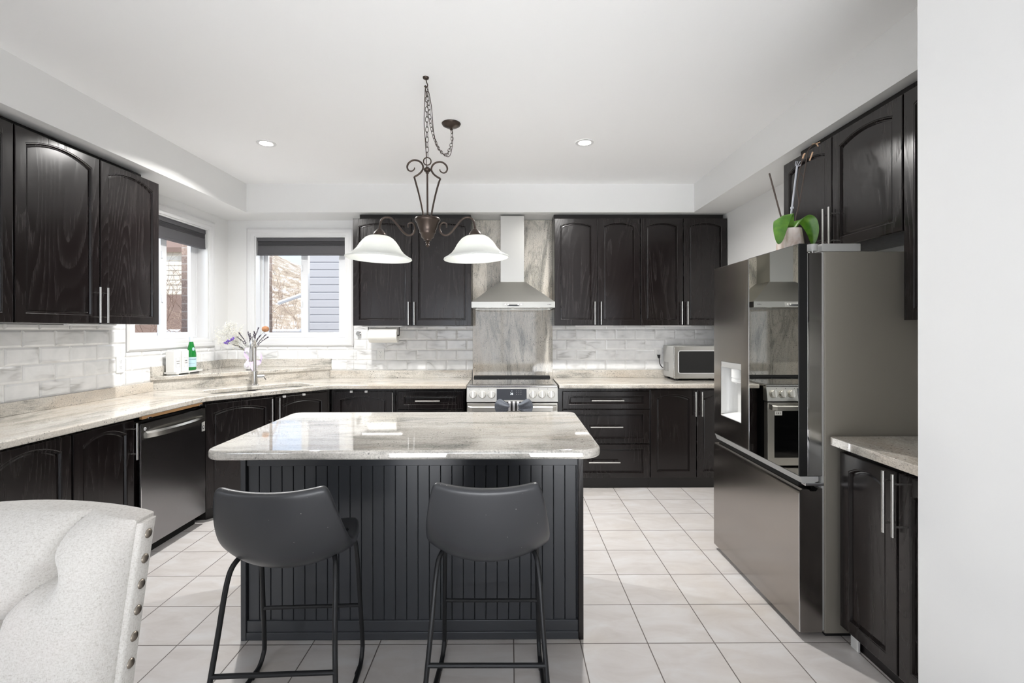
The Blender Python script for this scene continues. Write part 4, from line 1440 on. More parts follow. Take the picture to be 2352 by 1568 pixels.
m.tube([(0.032, -0.0026, 0.809), (0.032, -0.0026, 0.801), (0.0345, -0.0026, 0.801)], 0.0009, 6)
m.obj('logo_face', MAT['ink'], lgo, world=False)
text_obj('logo_text', 'LG', 0.022, MAT['ink'], d, frame_mtx(Vector((0.060, -0.0016, 0.805)), (1, 0, 0), (0, 0, 1)), world=False)
# ================================================================== SINK, FAUCET, SMALL THINGS
root = thing('sink', 'stainless double-bowl sink set into the corner counter', 'sink', (SCn.x, SCn.y, 0.70), sang)
for (x0, x1) in ((-0.385, -0.012), (0.012, 0.385)):
    m = M()
    def rl(i, z):
        return [(x, y, z) for x, y in rounded(x0 + i, x1 - i, -0.172 + i, 0.172 - i, 0.065, 5)]
    m.loops([rl(-0.008, 0.183), rl(0.0, 0.1835), rl(0.003, 0.175), rl(0.010, 0.03), rl(0.028, 0.004), rl(0.06, 0.0)], False, True)
    b = m.obj('bowl', MAT['steel'], root, world=False, fix=False)
    M().lathe([(0.0, 0.0035), (0.030, 0.0035), (0.042, 0.002), (0.044, 0.0008)], ((x0 + x1) / 2, 0.05, 0), 24, cap=False).obj('drain', MAT['chrome'], b, world=False)
root = thing('faucet', 'brushed nickel gooseneck faucet at the corner sink', 'faucet', (-2.222, 4.165, CT1))
d_ = Vector((0.33, -0.944, 0)).normalized()
P = lambda h, z: Vector((-2.222, 4.165, 0)) + d_ * h + Vector((0, 0, z))
m = M(); m.lathe([(0.030, CT1 + .0003), (0.030, CT1 + 0.006), (0.024, CT1 + 0.010), (0.024, 1.040), (0.022, 1.045)], (-2.222, 4.165, 0), 24)
m.obj('body', MAT['faucet'], root)
pts = [P(0, 1.043), P(0, 1.15), P(0, 1.24)]
for i in range(1, 13):
    a = R(180 - 15 * i)
    pts.append(P(0.085 + 0.085 * math.cos(a), 1.24 + 0.085 * math.sin(a)))
M().tube(pts, 0.0135, 14).obj('neck', MAT['faucet'], root)
M().tube([P(0.17, 1.245), P(0.17, 1.20), P(0.17, 1.145), P(0.17, 1.135)], [0.0145, 0.0165, 0.0175, 0.015], 16).obj('spray_head', MAT['faucet'], root)
rt = Vector((0.88, 0.47, 0)).normalized()
b0 = P(0, 0.995)
m = M()
m.tube([b0 + rt * 0.02, b0 + rt * 0.07], 0.0155, 16)
m.tube([b0 + rt * 0.062, b0 + rt * 0.085 + Vector((0, 0, -0.03))], [0.006, 0.005], 10)
m.obj('lever', MAT['chrome'], root)

# soap tray and bottles on the ledge, by the left wall
LZ = 1.0345
m = M()
m.prism(rounded(-2.800, -2.690, 3.865, 4.195, 0.012, 4), LZ + 0.012, LZ + 0.020)
m.loops([[(x, y, LZ + 0.020) for x, y in rounded(-2.800, -2.690, 3.865, 4.195, 0.012, 4)], [(x, y, LZ + 0.026) for x, y in rounded(-2.802, -2.688, 3.863, 4.197, 0.012, 4)], [(x, y, LZ + 0.026) for x, y in rounded(-2.797, -2.693, 3.868, 4.192, 0.010, 4)], [(x, y, LZ + 0.020) for x, y in rounded(-2.796, -2.694, 3.869, 4.191, 0.010, 4)]], False, False)
tray = thing('tray', 'small white tray under the soap bottles on the corner ledge', 'tray', (-2.745, 4.03, LZ))
m.obj('tray_top', MAT['white_plastic'], tray)
for y in (3.885, 4.02, 4.155):
    M().box(-2.79, -2.70, y, y + 0.018, LZ + 0.0003, LZ + 0.0125, 0.002).obj('foot', MAT['white_plastic'], tray)
def soap(y, label, l1, l2):
    r = thing('soap_bottle', label, 'soap bottle', (-2.752, y, LZ + 0.0205), R(90), 'white soap bottles')
    M().box(-0.042, 0.042, -0.034, 0.034, 0.0, 0.176, 0.004).obj('body', MAT['white_plastic'], r, world=False)
    M().box(-0.036, 0.036, -0.028, 0.028, 0.1755, 0.186, 0.002).obj('lid', MAT['white_plastic'], r, world=False)
    m = M()
    x0, x1, z0, z1, w = -0.018, 0.030, 0.042, 0.118, 0.0008
    for a in ((x0, x1, z0, z0 + w), (x0, x1, z1 - w, z1), (x0, x0 + w, z0, z1), (x1 - w, x1, z0, z1)):
        m.box(a[0], a[1], -0.0345, -0.0338, a[2], a[3])
    lb = m.obj('label_frame', MAT['ink'], r, world=False)
    for i, (s, z, q) in enumerate(((l1, 0.090, 0.013), (l2, 0.072, 0.013))):
        text_obj('label_text', s, q, MAT['ink'], lb, frame_mtx(Vector((0.006, -0.0343, z)), (1, 0, 0), (0, 0, 1)), world=False)
    return r
soap(3.912, 'white square soap bottle at the left end of the tray', 'HAND', 'SOAP')
soap(4.008, 'white square soap bottle between its twin and the green bottle', 'DISH', 'SOAP')
bt = thing('water_bottle', 'green glass water bottle with a pale blue label and white foil cap', 'bottle', (-2.742, 4.115, LZ + 0.0208))
M().lathe([(0.0, 0.004), (0.030, 0.0), (0.0375, 0.006), (0.0378, 0.135), (0.036, 0.150), (0.028, 0.185), (0.020, 0.220), (0.0155, 0.245), (0.0145, 0.252)], (0, 0, 0), 32).obj('glass', MAT['green_glass'], bt, world=False, smooth=50)
M().lathe([(0.0152, 0.236), (0.0158, 0.262), (0.0165, 0.266), (0.0165, 0.287), (0.014, 0.290), (0.0, 0.290)], (0, 0, 0), 24, cap=False).obj('cap', MAT['cap_white'], bt, world=False)
m = M()
def arc_patch(m, r, a0, a1, z0, z1, n=20):
    m.loops([[(r * math.cos(R(a0 + (a1 - a0) * i / n)), r * math.sin(R(a0 + (a1 - a0) * i / n)), z) for i in range(n + 1)] for z in (z0, z1)], False, False, closed=False)
arc_patch(m, 0.0382, -125, 25, 0.030, 0.115)
lb = m.obj('label', MAT['label_blue'], bt, world=False)
m = M(); arc_patch(m, 0.0384, -125, 25, 0.030, 0.033); arc_patch(m, 0.0384, -125, 25, 0.112, 0.115); arc_patch(m, 0.0384, -125, -119, 0.033, 0.112)
m.obj('label_edge', MAT['cap_white'], lb, world=False)
def wrap_text(s, size, r, ac, z, parent, mat):
    cu = bpy.data.curves.new('lt', 'FONT'); cu.body = s; cu.size = size; cu.align_x = 'CENTER'; cu.align_y = 'CENTER'
    tmp = bpy.data.objects.new('lt', cu); C.objects.link(tmp)
    dg = bpy.context.evaluated_depsgraph_get()
    me = bpy.data.meshes.new_from_object(tmp.evaluated_get(dg)); bpy.data.objects.remove(tmp)
    for v in me.vertices:
        a = R(ac) + v.co.x / r
        v.co = Vector((r * math.cos(a), r * math.sin(a), z + v.co.y))
    me.materials.clear(); me.materials.append(mat)
    o = bpy.data.objects.new('label_text', me); o.parent = parent; C.objects.link(o)
wrap_text('S.PELLEGRINO', 0.0125, 0.0388, -56, 0.095, lb, MAT['ink_navy'])
wrap_text('SPARKLING WATER', 0.006, 0.0388, -56, 0.060, lb, MAT['ink_navy'])
M().sphere((0.026, -0.012, 0.182), 0.013, 14, 10, (0.5, 1, 1.25)).obj('neck_label', MAT['label_blue'], bt, world=False)

# vase with dried flowers
VX, VY = -2.392, 4.415
vs = thing('vase', 'white bud vase with a round base on the corner ledge', 'vase', (VX, VY, LZ))
M().lathe([(0.0, 0.002), (0.036, 0.0003), (0.052, 0.012), (0.060, 0.034), (0.056, 0.056), (0.040, 0.074), (0.031, 0.090), (0.029, 0.125), (0.030, 0.180), (0.032, 0.186), (0.026, 0.184), (0.024, 0.12)], (0, 0, 0), 36, cap=False).obj('body', MAT['porcelain'], vs, world=False, smooth=60)
rb_ = thing('ribbon_bow', 'pale lilac ribbon bow tied round the white vase', 'ribbon', (VX, VY, LZ + 0.10))
m = M()
m.lathe([(0.0325, -0.012), (0.0340, -0.011), (0.0340, 0.011), (0.0325, 0.012)], (0, 0, 0), 28, cap=False)
m.obj('band', MAT['ribbon'], rb_, world=False)
def strip(pts, w, name, up=(0, 0.35, 1), parent=None):
    m = M()
    P_ = spline(pts, 8)
    u = Vector(up).normalized()
    a = [[p + u * w * q + Vector((0, -0.0006, 0)) for q in (-0.5, 0.5)] for p in P_]
    lps = [[x[0], x[1], x[1] + Vector((0, 0.0012, 0)), x[0] + Vector((0, 0.0012, 0))] for x in a]
    m.loops(lps)
    return m.obj(name, MAT['ribbon'], parent, world=False, smooth=60)
strip([(0.01, -0.036, 0.0), (0.05, -0.05, 0.05), (0.10, -0.04, 0.045), (0.115, -0.03, -0.01), (0.08, -0.035, -0.035), (0.015, -0.038, -0.004)], 0.045, 'loop', parent=rb_)
strip([(-0.005, -0.036, 0.0), (-0.03, -0.055, 0.055), (-0.022, -0.05, 0.085), (0.01, -0.045, 0.075), (0.005, -0.038, 0.01)], 0.036, 'loop', parent=rb_)
strip([(0.012, -0.037, 0.0), (0.035, -0.06, -0.04), (0.05, -0.068, -0.080), (0.085, -0.066, -0.0945)], 0.028, 'tail', (0.4, 0.3, 0.8), parent=rb_)
strip([(0.0, -0.037, 0.0), (-0.008, -0.058, -0.03), (0.006, -0.07, -0.064)], 0.026, 'tail', (0.8, 0.2, 0.4), parent=rb_)
top = Vector((VX, VY, LZ + 0.175))
def sprig_obj(nm, pts, r, mat, root_):
    return M().tube(pts, r, 6).obj(nm, mat, root_)
# lavender sprigs
rl_ = random.Random(11)
spr = [(-0.145, 0.165, 0.03), (-0.11, 0.21, 0.0), (-0.055, 0.225, 0.05), (-0.02, 0.20, 0.02), (0.012, 0.225, 0.04), (0.045, 0.275, 0.05), (0.055, 0.20, -0.02), (0.09, 0.185, 0.0), (0.125, 0.19, 0.03), (0.155, 0.165, 0.01), (-0.165, 0.075, 0.0), (0.03, 0.165, -0.03)]
for q, (dx, dz, dy) in enumerate(spr):
    base = Vector((VX + dx * 0.08, VY + dy * 0.1, LZ + 0.12))
    tip = Vector((VX + dx, VY + dy, LZ + 0.175 + dz * 0.78))
    mid = base.lerp(tip, 0.55) + Vector((-dx * 0.10, 0, 0.018))
    pts = spline([base, mid, tip], 10)
    r_ = thing('lavender_sprig', 'dark dried lavender sprig standing in the white vase', 'dried flower', base, 0, 'dried lavender sprigs')
    sprig_obj('stem', pts, 0.0011, MAT['stem_green'], r_)
    m = M()
    for k in range(9, len(pts)):
        for w in range(3):
            p = pts[k] + Vector((rl_.uniform(-1, 1), rl_.uniform(-1, 1), rl_.uniform(-1, 1))) * 0.004
            m.ico(p, rl_.uniform(0.0028, 0.0050), 1)
    m.obj('flower_head', MAT['lavender'], r_)
# baby's breath cloud
r_ = thing('babys_breath', 'airy cloud of white baby\'s breath leaning left out of the vase', 'dried flower', (VX, VY, LZ + 0.15))
m = M(); fl = M()
cc = Vector((VX - 0.215, VY + 0.03, LZ + 0.315))
for k in range(80):
    th_ = rl_.uniform(0, 6.283); ph = rl_.uniform(-0.9, 1.5); rr_ = 0.125 * rl_.uniform(0.45, 1.0)
    tp = cc + Vector((1.15 * rr_ * math.cos(th_) * math.cos(ph), 0.8 * rr_ * math.sin(th_) * math.cos(ph), rr_ * math.sin(ph)))
    b0 = top + Vector((-0.012, 0, -0.02))
    j = b0.lerp(cc, rl_.uniform(0.45, 0.75)) + Vector((0, 0, -0.03))
    if k % 2 == 0:
        m.tube(spline([b0, j, tp], 4), 0.0004, 4)
    else:
        m.tube([j, tp], 0.0005, 4)
    for w in range(12):
        q = tp + Vector((rl_.gauss(0, 1), rl_.gauss(0, 1), rl_.gauss(0, 1))) * 0.016
        fl.ico(q, rl_.uniform(0.0020, 0.0038), 1)
        if w % 3 == 0:
            m.tube([tp + Vector((0, 0, -0.02)), q], 0.0004, 3)
m.obj('stem', MAT['stem_pale'], r_)
o = fl.obj('blossoms', MAT['breath'], r_); o['kind'] = 'stuff'
# purple statice
r_ = thing('statice_sprig', 'small purple statice sprig drooping left of the white vase', 'dried flower', (VX, VY, LZ + 0.15))
m = M()
m.tube(spline([top + Vector((-0.01, -0.01, -0.03)), top + Vector((-0.09, -0.02, 0.035)), top + Vector((-0.205, -0.03, 0.075))], 8), 0.0013, 6)
m.tube(spline([top + Vector((-0.01, -0.01, -0.03)), top + Vector((-0.08, -0.02, 0.06)), top + Vector((-0.155, -0.03, 0.10))], 8), 0.0011, 6)
m.obj('stem', MAT['stem_green'], r_)
m = M()
for cx_, cz_, n_, rad in ((-0.212, 0.078, 16, 0.016), (-0.190, 0.092, 10, 0.012), (-0.165, 0.098, 12, 0.012), (-0.150, 0.108, 9, 0.010)):
    for k in range(n_):
        m.ico(top + Vector((cx_ + rl_.gauss(0, rad * .6), -0.03 + rl_.gauss(0, rad * .6), cz_ + rl_.gauss(0, rad * .6))), rl_.uniform(0.004, 0.0075), 1)
m.obj('blossom', MAT['purple'], r_)
# brown ball flower
r_ = thing('ball_flower', 'round brown dried ball flower on a stem right of the lavender', 'dried flower', (VX, VY, LZ + 0.15))
m = M(); m.tube(spline([top + Vector((0.005, 0, -0.03)), top + Vector((0.06, 0, 0.10)), top + Vector((0.132, 0.0, 0.185))], 8), 0.0013, 6)
m.obj('stem', MAT['stem_green'], r_)
m = M()
for k in range(6):
    m.sphere(top + Vector((0.118 + 0.0065 * k, 0, 0.20)), 0.030, 12, 10, (0.34, 1, 0.92 - abs(k - 2.5) * 0.05))
m.obj('head', MAT['ball_flower'], r_)

# outlets (cover plate > sockets)
def outlet(label, O, rot):
    r = thing('wall_outlet', label, 'power outlet', O, rot, 'white power outlets')
    M().box(-0.036, 0.036, -0.0145, -0.004, -0.060, 0.060, 0.003).obj('cover_plate', MAT['white_plastic'], r, world=False)
    for z in (-0.021, 0.021):
        s = M().box(-0.017, 0.017, -0.016, -0.012, z - 0.017, z + 0.017, 0.002).obj('socket', MAT['white_plastic'], r, world=False)
        m = M()
        for x in (-0.007, 0.006):
            m.box(x - 0.001, x + 0.001, -0.0164, -0.0155, z + 0.000, z + 0.009)
        m.cyl((0, -0.0164, z - 0.008), (0, -0.0155, z - 0.008), 0.0026, 8)
        m.obj('slot', MAT['black'], s, world=False)
outlet('white outlet on the left wall tiles, left of the corner ledge', (XL, 3.462, 1.152), R(90))
outlet('white outlet on the back wall tiles under the paper towel', (-1.297, YB, 1.158), 0)
outlet('white outlet beside the microwave with a black plug in it', (1.492, YB, 1.160), 0)
hk = thing('wall_hook', 'round chrome stick-on hook on the tiles left of the paper towel', 'hook', (-1.515, 4.79, 1.364))
M().lathe([(0.024, 0.0), (0.024, -0.006), (0.018, -0.008), (0.012, -0.02), (0.013, -0.03)], (0, 0, 0), 24, axis='Y').obj('base', MAT['chrome'], hk, world=False)
M().lathe([(0.0, -0.034), (0.019, -0.034), (0.021, -0.030), (0.013, -0.028)], (0, 0, 0), 24, axis='Y', cap=False).obj('cap', MAT['steel'], hk, world=False)
# paper towel
pt = thing('paper_towel_roll', 'white paper towel roll on a holder under the wall cabinet', 'paper towel', (-1.22, 4.62, 1.347))
m = M()
m.lathe([(0.021, -0.135), (0.069, -0.135), (0.0705, -0.132), (0.0705, 0.132), (0.069, 0.135), (0.021, 0.135)], (0, 0, 0), 40, axis='X', cap=False)
m.lathe([(0.021, -0.135), (0.021, 0.135)], (0, 0, 0), 24, axis='X', cap=False)
m.obj('roll', MAT['paper'], pt, world=False)
m = M()
m.cyl((-0.150, 0, 0), (0.150, 0, 0), 0.006, 10)
for s in (-1, 1):
    m.tube([(s * 0.150, 0, 0), (s * 0.150, 0, 0.088)], 0.004, 8)
m.box(-0.16, 0.16, -0.012, 0.012, 0.086, 0.0925, 0.001)
m.obj('holder', MAT['black'], pt, world=False)
# slim under-cabinet lights
def strip_light(label, x0, x1, y0, y1, z, bits=None):
    o = M().box(x0, x1, y0, y1, z - 0.011, z - 0.0005, 0.002).obj('under_cabinet_light', MAT['white_plastic'], org=((x0 + x1) / 2, (y0 + y1) / 2, z))
    tag(o, label, 'light bar', 'under-cabinet light bars')
    lx, ly = x1 - x0, y1 - y0
    lamp('tile_fill_lamp', 'AREA', (0, 0, -0.0125), (0, 0, 0), 0.22, (1, 0.98, 0.95), lx, ly, None, o)  # weak lamp added under the unlit bar to brighten the tiles
strip_light('slim white light bar under the cabinet above the paper towel', -1.40, -1.02, 4.51, 4.535, UZ0)
strip_light('slim white light bar under the cabinet right of the hood', 0.62, 0.98, 4.51, 4.535, UZ0)
strip_light('slim white light bar under the cabinet over the microwave', 1.34, 1.72, 4.51, 4.535, UZ0)
strip_light('slim dark light bar under the left wall cabinet', -2.555, -2.53, 2.74, 3.08, UZ0)

# ------------------------------------------------------------------ orchid on the fridge
OX, OY, OZ = 1.475, 2.50, 1.7538
oc = thing('potted_orchid', 'potted orchid with two broad leaves and bare stems on the fridge', 'potted plant', (OX, OY, OZ))
M().lathe([(0.0, 0.002), (0.056, 0.0003), (0.067, 0.015), (0.066, 0.08), (0.058, 0.140), (0.053, 0.172), (0.049, 0.172), (0.047, 0.150), (0.0, 0.148)], (0, 0, 0), 36, cap=False).obj('pot', MAT['pot'], oc, world=False, smooth=60)
m = M()
for k in range(40):
    a = rl_.uniform(0, 6.28); q = rl_.uniform(0, 0.042)
    m.ico((q * math.cos(a), q * math.sin(a), 0.154 + rl_.uniform(0, 0.018)), rl_.uniform(0.006, 0.011), 1)
m.obj('moss', MAT['moss'], oc, world=False)
def leaf(spine, width, side, nm='leaf'):
    m = M()
    S = spline(spine, 8)
    n_ = len(S)
    f, b = [], []
    for i, p in enumerate(S):
        s = i / (n_ - 1)
        w = width * (math.sin(math.pi * (0.08 + 0.92 * s) ** 0.85) ** 0.7 if s < 1 else 0.02) + 0.004
        u = Vector(side).normalized()
        row, rowb = [], []
        for j in range(9):
            v = 2 * j / 8 - 1
            fold = 0.22 * w * (1 - abs(v)) ** 1.0
            tan = (S[min(i + 1, n_ - 1)] - S[max(i - 1, 0)]).normalized()
            nn = tan.cross(u).normalized()
            q = p + u * w * v + nn * fold
            row.append(q + nn * 0.0014); rowb.append(q - nn * 0.0014)
        f.append(row + rowb[::-1])
    m.loops(f)
    return m.obj(nm, MAT['leaf'], oc, world=False, smooth=60)
leaf([(-0.015, 0, 0.168), (-0.040, -0.02, 0.225), (-0.062, -0.04, 0.215), (-0.082, -0.055, 0.155), (-0.090, -0.06, 0.085)], 0.042, (0.75, -0.55, 0.30))
leaf([(0.005, 0, 0.168), (0.035, -0.02, 0.222), (0.075, -0.03, 0.208), (0.098, -0.035, 0.15), (0.100, -0.035, 0.085)], 0.036, (0.55, -0.75, 0.25))
def op(px, py, Y=OY):
    return Vector(((px - 1171) * Y / F_PX - OX, Y - OY, 1.4 + (757 - py) * Y / F_PX - OZ))
m = M(); m.tube([op(1803, 528), op(1796, 499), op(1769, 398)], 0.0042, 8); m.obj('stake', MAT['stem'], oc, world=False)
m = M(); m.tube([op(1814, 530), op(1821, 478), op(1833, 382)], 0.0050, 8)
for dx_ in (-3, 0, 4):
    m.tube([op(1833, 384), op(1832 + dx_, 378), op(1835 + dx_ * 1.4, 370)], 0.0018, 6)
m.tube([op(1831, 383), op(1840, 380), op(1843, 375)], 0.0024, 6)
m.tube([op(1819, 478), op(1824, 477)], 0.007, 8)
m.obj('stake', MAT['stake'], oc, world=False)
m = M(); m.tube(spline([op(1825, 530), op(1831, 495), op(1837, 470), op(1835, 445), op(1833, 428), op(1837, 400), op(1842, 378), op(1846, 364)], 6), 0.0032, 8)
m.obj('stem', MAT['stem'], oc, world=False)
m = M(); m.tube(spline([op(1825, 530), op(1829, 505), op(1838, 468), op(1848, 410), op(1855, 365), op(1859, 346), op(1868, 333), op(1879, 328)], 6), 0.0030, 8)
m.tube([op(1848, 408), op(1843, 398), op(1838, 396)], 0.0016, 6)
m.obj('stem', MAT['stem'], oc, world=False)
m = M(); m.tube([op(1846, 364), op(1848, 357), op(1851, 352)], 0.0045, 8); m.tube([op(1862, 368), op(1866, 358), op(1869, 349)], 0.004, 8)
m.tube([op(1868, 331), op(1878, 329), op(1886, 326)], 0.003, 6); m.tube([op(1878, 329), op(1882, 336)], 0.003, 6)
m.obj('bud_tip', MAT['tip'], oc, world=False)

# ================================================================== BAR STOOLS
def stool_shell():
    # control cage of the padded bucket: centre profile, edge profile, half width
    Pm = [(-.207, .853), (-.203, .825), (-.194, .75), (-.180, .67), (-.150, .594), (-.09, .556), (.0, .552), (.10, .578), (.170, .604), (.200, .600)]
    Em = [(-.184, .872), (-.176, .842), (-.150, .77), (-.112, .695), (-.068, .640), (-.015, .610), (.05, .600), (.115, .604), (.172, .612), (.198, .606)]
    Wm = [.176, .190, .203, .214, .220, .220, .214, .206, .192, .172]
    us = [-1, -.86, -.5, 0, .5, .86, 1]
    m = M()
    g = []
    for (py, pz), (ey, ez), w in zip(Pm, Em, Wm):
        row = []
        for u in us:
            t = abs(u) ** 2.2
            row.append(m.bm.verts.new((u * w, py + (ey - py) * t, pz + (ez - pz) * t)))
        g.append(row)
    for i in range(len(g) - 1):
        for k in range(len(us) - 1):
            m.bm.faces.new((g[i][k], g[i + 1][k], g[i + 1][k + 1], g[i][k + 1]))
    return m

SHELL_SIDE = 1.0
def make_stool(label, O, rz):
    r = thing('bar_stool', label, 'bar stool', O, rz, 'charcoal bar stools')
    sh = stool_shell().obj('shell', MAT['leather'], r, world=False, smooth=180, fix=False)
    so = sh.modifiers.new('pad', 'SOLIDIFY')
    so.thickness = 0.034
    so.offset = SHELL_SIDE
    sb = sh.modifiers.new('round', 'SUBSURF')
    sb.levels = sb.render_levels = 3
    tr = 0.0092
    for s in (-1, 1):
        rear = spline([(s * 0.150, -0.040, 0.580), (s * 0.177, -0.090, 0.560), (s * 0.189, -0.126, 0.505), (s * 0.2, -0.168, 0.33), (s * 0.214, -0.205, 0.15), (s * 0.222, -0.228, 0.035), (s * 0.222, -0.222, 0.013), (s * 0.221, -0.205, 0.0095)], 5)
        M().tube(rear, tr, 12).obj('leg', MAT['stool_frame'], r, world=False)
        front = spline([(s * 0.165, 0.09, 0.592), (s * 0.180, 0.124, 0.560), (s * 0.1925, 0.140, 0.48), (s * 0.199, 0.168, 0.25), (s * 0.203, 0.186, 0.085), (s * 0.204, 0.180, 0.045), (s * 0.206, 0.150, 0.014), (s * 0.208, 0.115, 0.0095)], 5)
        M().tube(front, tr, 12).obj('leg', MAT['stool_frame'], r, world=False)
        M().tube([(s * 0.221, -0.207, 0.0095), (s * 0.208, 0.117, 0.0095)], tr, 12).obj('floor_rail', MAT['stool_frame'], r, world=False)
        M().box(s * 0.206 - 0.008, s * 0.206 + 0.008, 0.085, 0.135, 0.0004, 0.016, 0.002).obj('glide', MAT['black'], r, world=False)
        M().tube([(s * 0.150, -0.042, 0.580), (s * 0.165, 0.092, 0.592)], tr, 10).obj('seat_rail', MAT['stool_frame'], r, world=False)
    M().tube([(-0.199, 0.168, 0.243), (0.199, 0.168, 0.243)], 0.0078, 12).obj('footrest', MAT['stool_frame'], r, world=False)
    M().tube([(-0.209, -0.192, 0.218), (0.209, -0.192, 0.218)], 0.0085, 12).obj('footrest', MAT['stool_frame'], r, world=False)
    return r
make_stool('charcoal leatherette bar stool at the left end of the island', (-0.822, 1.832, 0), R(2.6))
make_stool('charcoal leatherette bar stool at the middle of the island', (-0.082, 1.872, 0), R(-0.3))

# ================================================================== DINING CHAIR (front left, faces the camera)
ch = thing('dining_chair', 'cream linen tufted dining chair with nailhead trim', 'chair', (-1.06, 0.78, 0))
# backrest front surface in (s across, t up): s=0 at the chair's left (image right) edge
CXR, CWd = -0.793, 0.545
def back_pt(s, t):
    """outer plane of the backrest front: s 0..1 across (right edge -> left), t 0..1 up"""
    z = 0.47 + (0.984 - 0.47) * t + t * (0.027 * math.sin(math.pi * min(1, max(0, s))) ** 0.7)
    y = 0.955 + 0.255 * 0.36 * ((z - 0.50) / 0.5) ** 1.15 if z > 0.5 else 0.955
    return Vector((CXR - 0.022 - (CWd - 0.044) * s, y, z))
btn = [(0.295, 0.765), (0.705, 0.765), (0.5, 0.575)]
creases = [((0.295, 0.765), (0.5, 0.575)), ((0.705, 0.765), (0.5, 0.575)), ((0.295, 0.765), (0.20, 1.02)), ((0.705, 0.765), (0.80, 1.02))]
HT = 0.514
def crease_d(s, t):
    best = 9
    for k, (a, b) in enumerate(creases):
        ax, ay, bx_, by_ = a[0] * CWd, a[1] * HT, b[0] * CWd, b[1] * HT
        vx, vy = bx_ - ax, by_ - ay
        L2 = vx * vx + vy * vy
        q = max(0, min(1, ((s * CWd - ax) * vx + (t * HT - ay) * vy) / L2))
        bow = 0.016 * math.sin(math.pi * q) * (-1.2 if k == 2 else 1.2 if k == 3 else 0.4)
        L = math.sqrt(L2)
        px_, py_ = ax + vx * q + (-vy / L) * bow, ay + vy * q + (vx / L) * bow
        best = min(best, math.hypot(s * CWd - px_, t * HT - py_))
    return best
NS, NT_ = 150, 150
rows = []
for i in range(NT_ + 1):
    t = i / NT_
    row = []
    for j in range(NS + 1):
        s = j / NS
        p = back_pt(s, t)
        ed = min(s, 1 - s) * CWd
        et = (1 - t) * HT
        puff = 0.050 * (1 - math.exp(-ed / 0.030)) * (1 - math.exp(-(et + 0.004) / 0.030))
        for bs, btt in btn:
            dd = math.hypot((s - bs) * CWd, (t - btt) * HT)
            puff -= 0.042 * math.exp(-(dd / 0.027) ** 2) * (1 if ed > 0.03 else ed / 0.03)
        cd_ = crease_d(s, t)
        puff -= 0.018 * math.exp(-(cd_ / 0.0065)) + 0.012 * math.exp(-(cd_ / 0.032) ** 2)
        row.append(p + Vector((0, -puff, 0)))
    rows.append(row)
m = M()
bm = m.bm
vf = [[bm.verts.new(p) for p in r] for r in rows]
# back skin
TH = 0.052
vbk = [[bm.verts.new(back_pt(j / NS, i / NT_) + Vector(((0.022 if j == 0 else -0.022 if j == NS else 0) * 0, TH, 0))) for j in range(NS + 1)] for i in range(NT_ + 1)]
for i in range(NT_):
    for j in range(NS):
        bm.faces.new((vf[i][j], vf[i][j + 1], vf[i + 1][j + 1], vf[i + 1][j]))
        bm.faces.new((vbk[i][j], vbk[i + 1][j], vbk[i + 1][j + 1], vbk[i][j + 1]))
for j in range(NS):
    bm.faces.new((vf[-1][j], vf[-1][j + 1], vbk[-1][j + 1], vbk[-1][j]))
    bm.faces.new((vf[0][j], vbk[0][j], vbk[0][j + 1], vf[0][j + 1]))
for i in range(NT_):
    bm.faces.new((vf[i][0], vf[i + 1][0], vbk[i + 1][0], vbk[i][0]))
    bm.faces.new((vf[i][-1], vbk[i][-1], vbk[i + 1][-1], vf[i + 1][-1]))
bk = m.obj('backrest', MAT['linen'], ch, smooth=55)
# side bands carrying the nailheads
for s_, sx in ((0, 1), (1, -1)):
    m = M()
    lps = []
    for i in range(0, NT_ + 1, 5):
        p = back_pt(s_, i / NT_)
        x0 = p.x - sx * 0.004
        x1 = p.x + sx * 0.013
        ztop = -0.006 if i == NT_ else 0
        lps.append([(x0, p.y + 0.002, p.z + ztop), (x1 - sx * 0.005, p.y + 0.002, p.z + ztop), (x1, p.y + 0.007, p.z + ztop), (x1, p.y + 0.040, p.z + ztop), (x1 - sx * 0.005, p.y + 0.046, p.z + ztop), (x0, p.y + 0.046, p.z + ztop)])
    m.loops(lps)
    m.obj('side_band', MAT['linen'], bk, smooth=50)
    for k in range(9):
        t = 0.935 - k * 0.0985
        p = back_pt(s_, t)
        M().sphere((p.x + sx * 0.0125, p.y + 0.024, p.z), 0.0105, 14, 8, (0.55, 1, 1)).obj('nailhead', MAT['nail'], bk, smooth=60)
for bs, btt in btn:
    i, j = round(btt * NT_), round(bs * NS)
    q = rows[i][j]
    M().sphere(q + Vector((0, -0.003, 0)), 0.0135, 16, 10, (1, 0.55, 1)).obj('button', MAT['linen'], bk, smooth=60)
m = M().box(CXR - CWd + 0.0, CXR, 0.50, 0.985, 0.385, 0.475, 0.025, 4)
m.obj('seat', MAT['linen'], ch, smooth=60)
m = M().box(CXR - CWd + 0.03, CXR - 0.03, 0.52, 0.98, 0.335, 0.385)
m.obj('seat_frame', MAT['wood_dark'], ch)
for lx in (CXR - 0.05, CXR - CWd + 0.05):
    for ly in (0.545, 0.955):
        M().tube([(lx, ly, 0.335), (lx, ly + (0.03 if ly > 0.8 else 0), 0.0005)], [0.022, 0.014], 4).obj('leg', MAT['wood_dark'], ch, smooth=0)
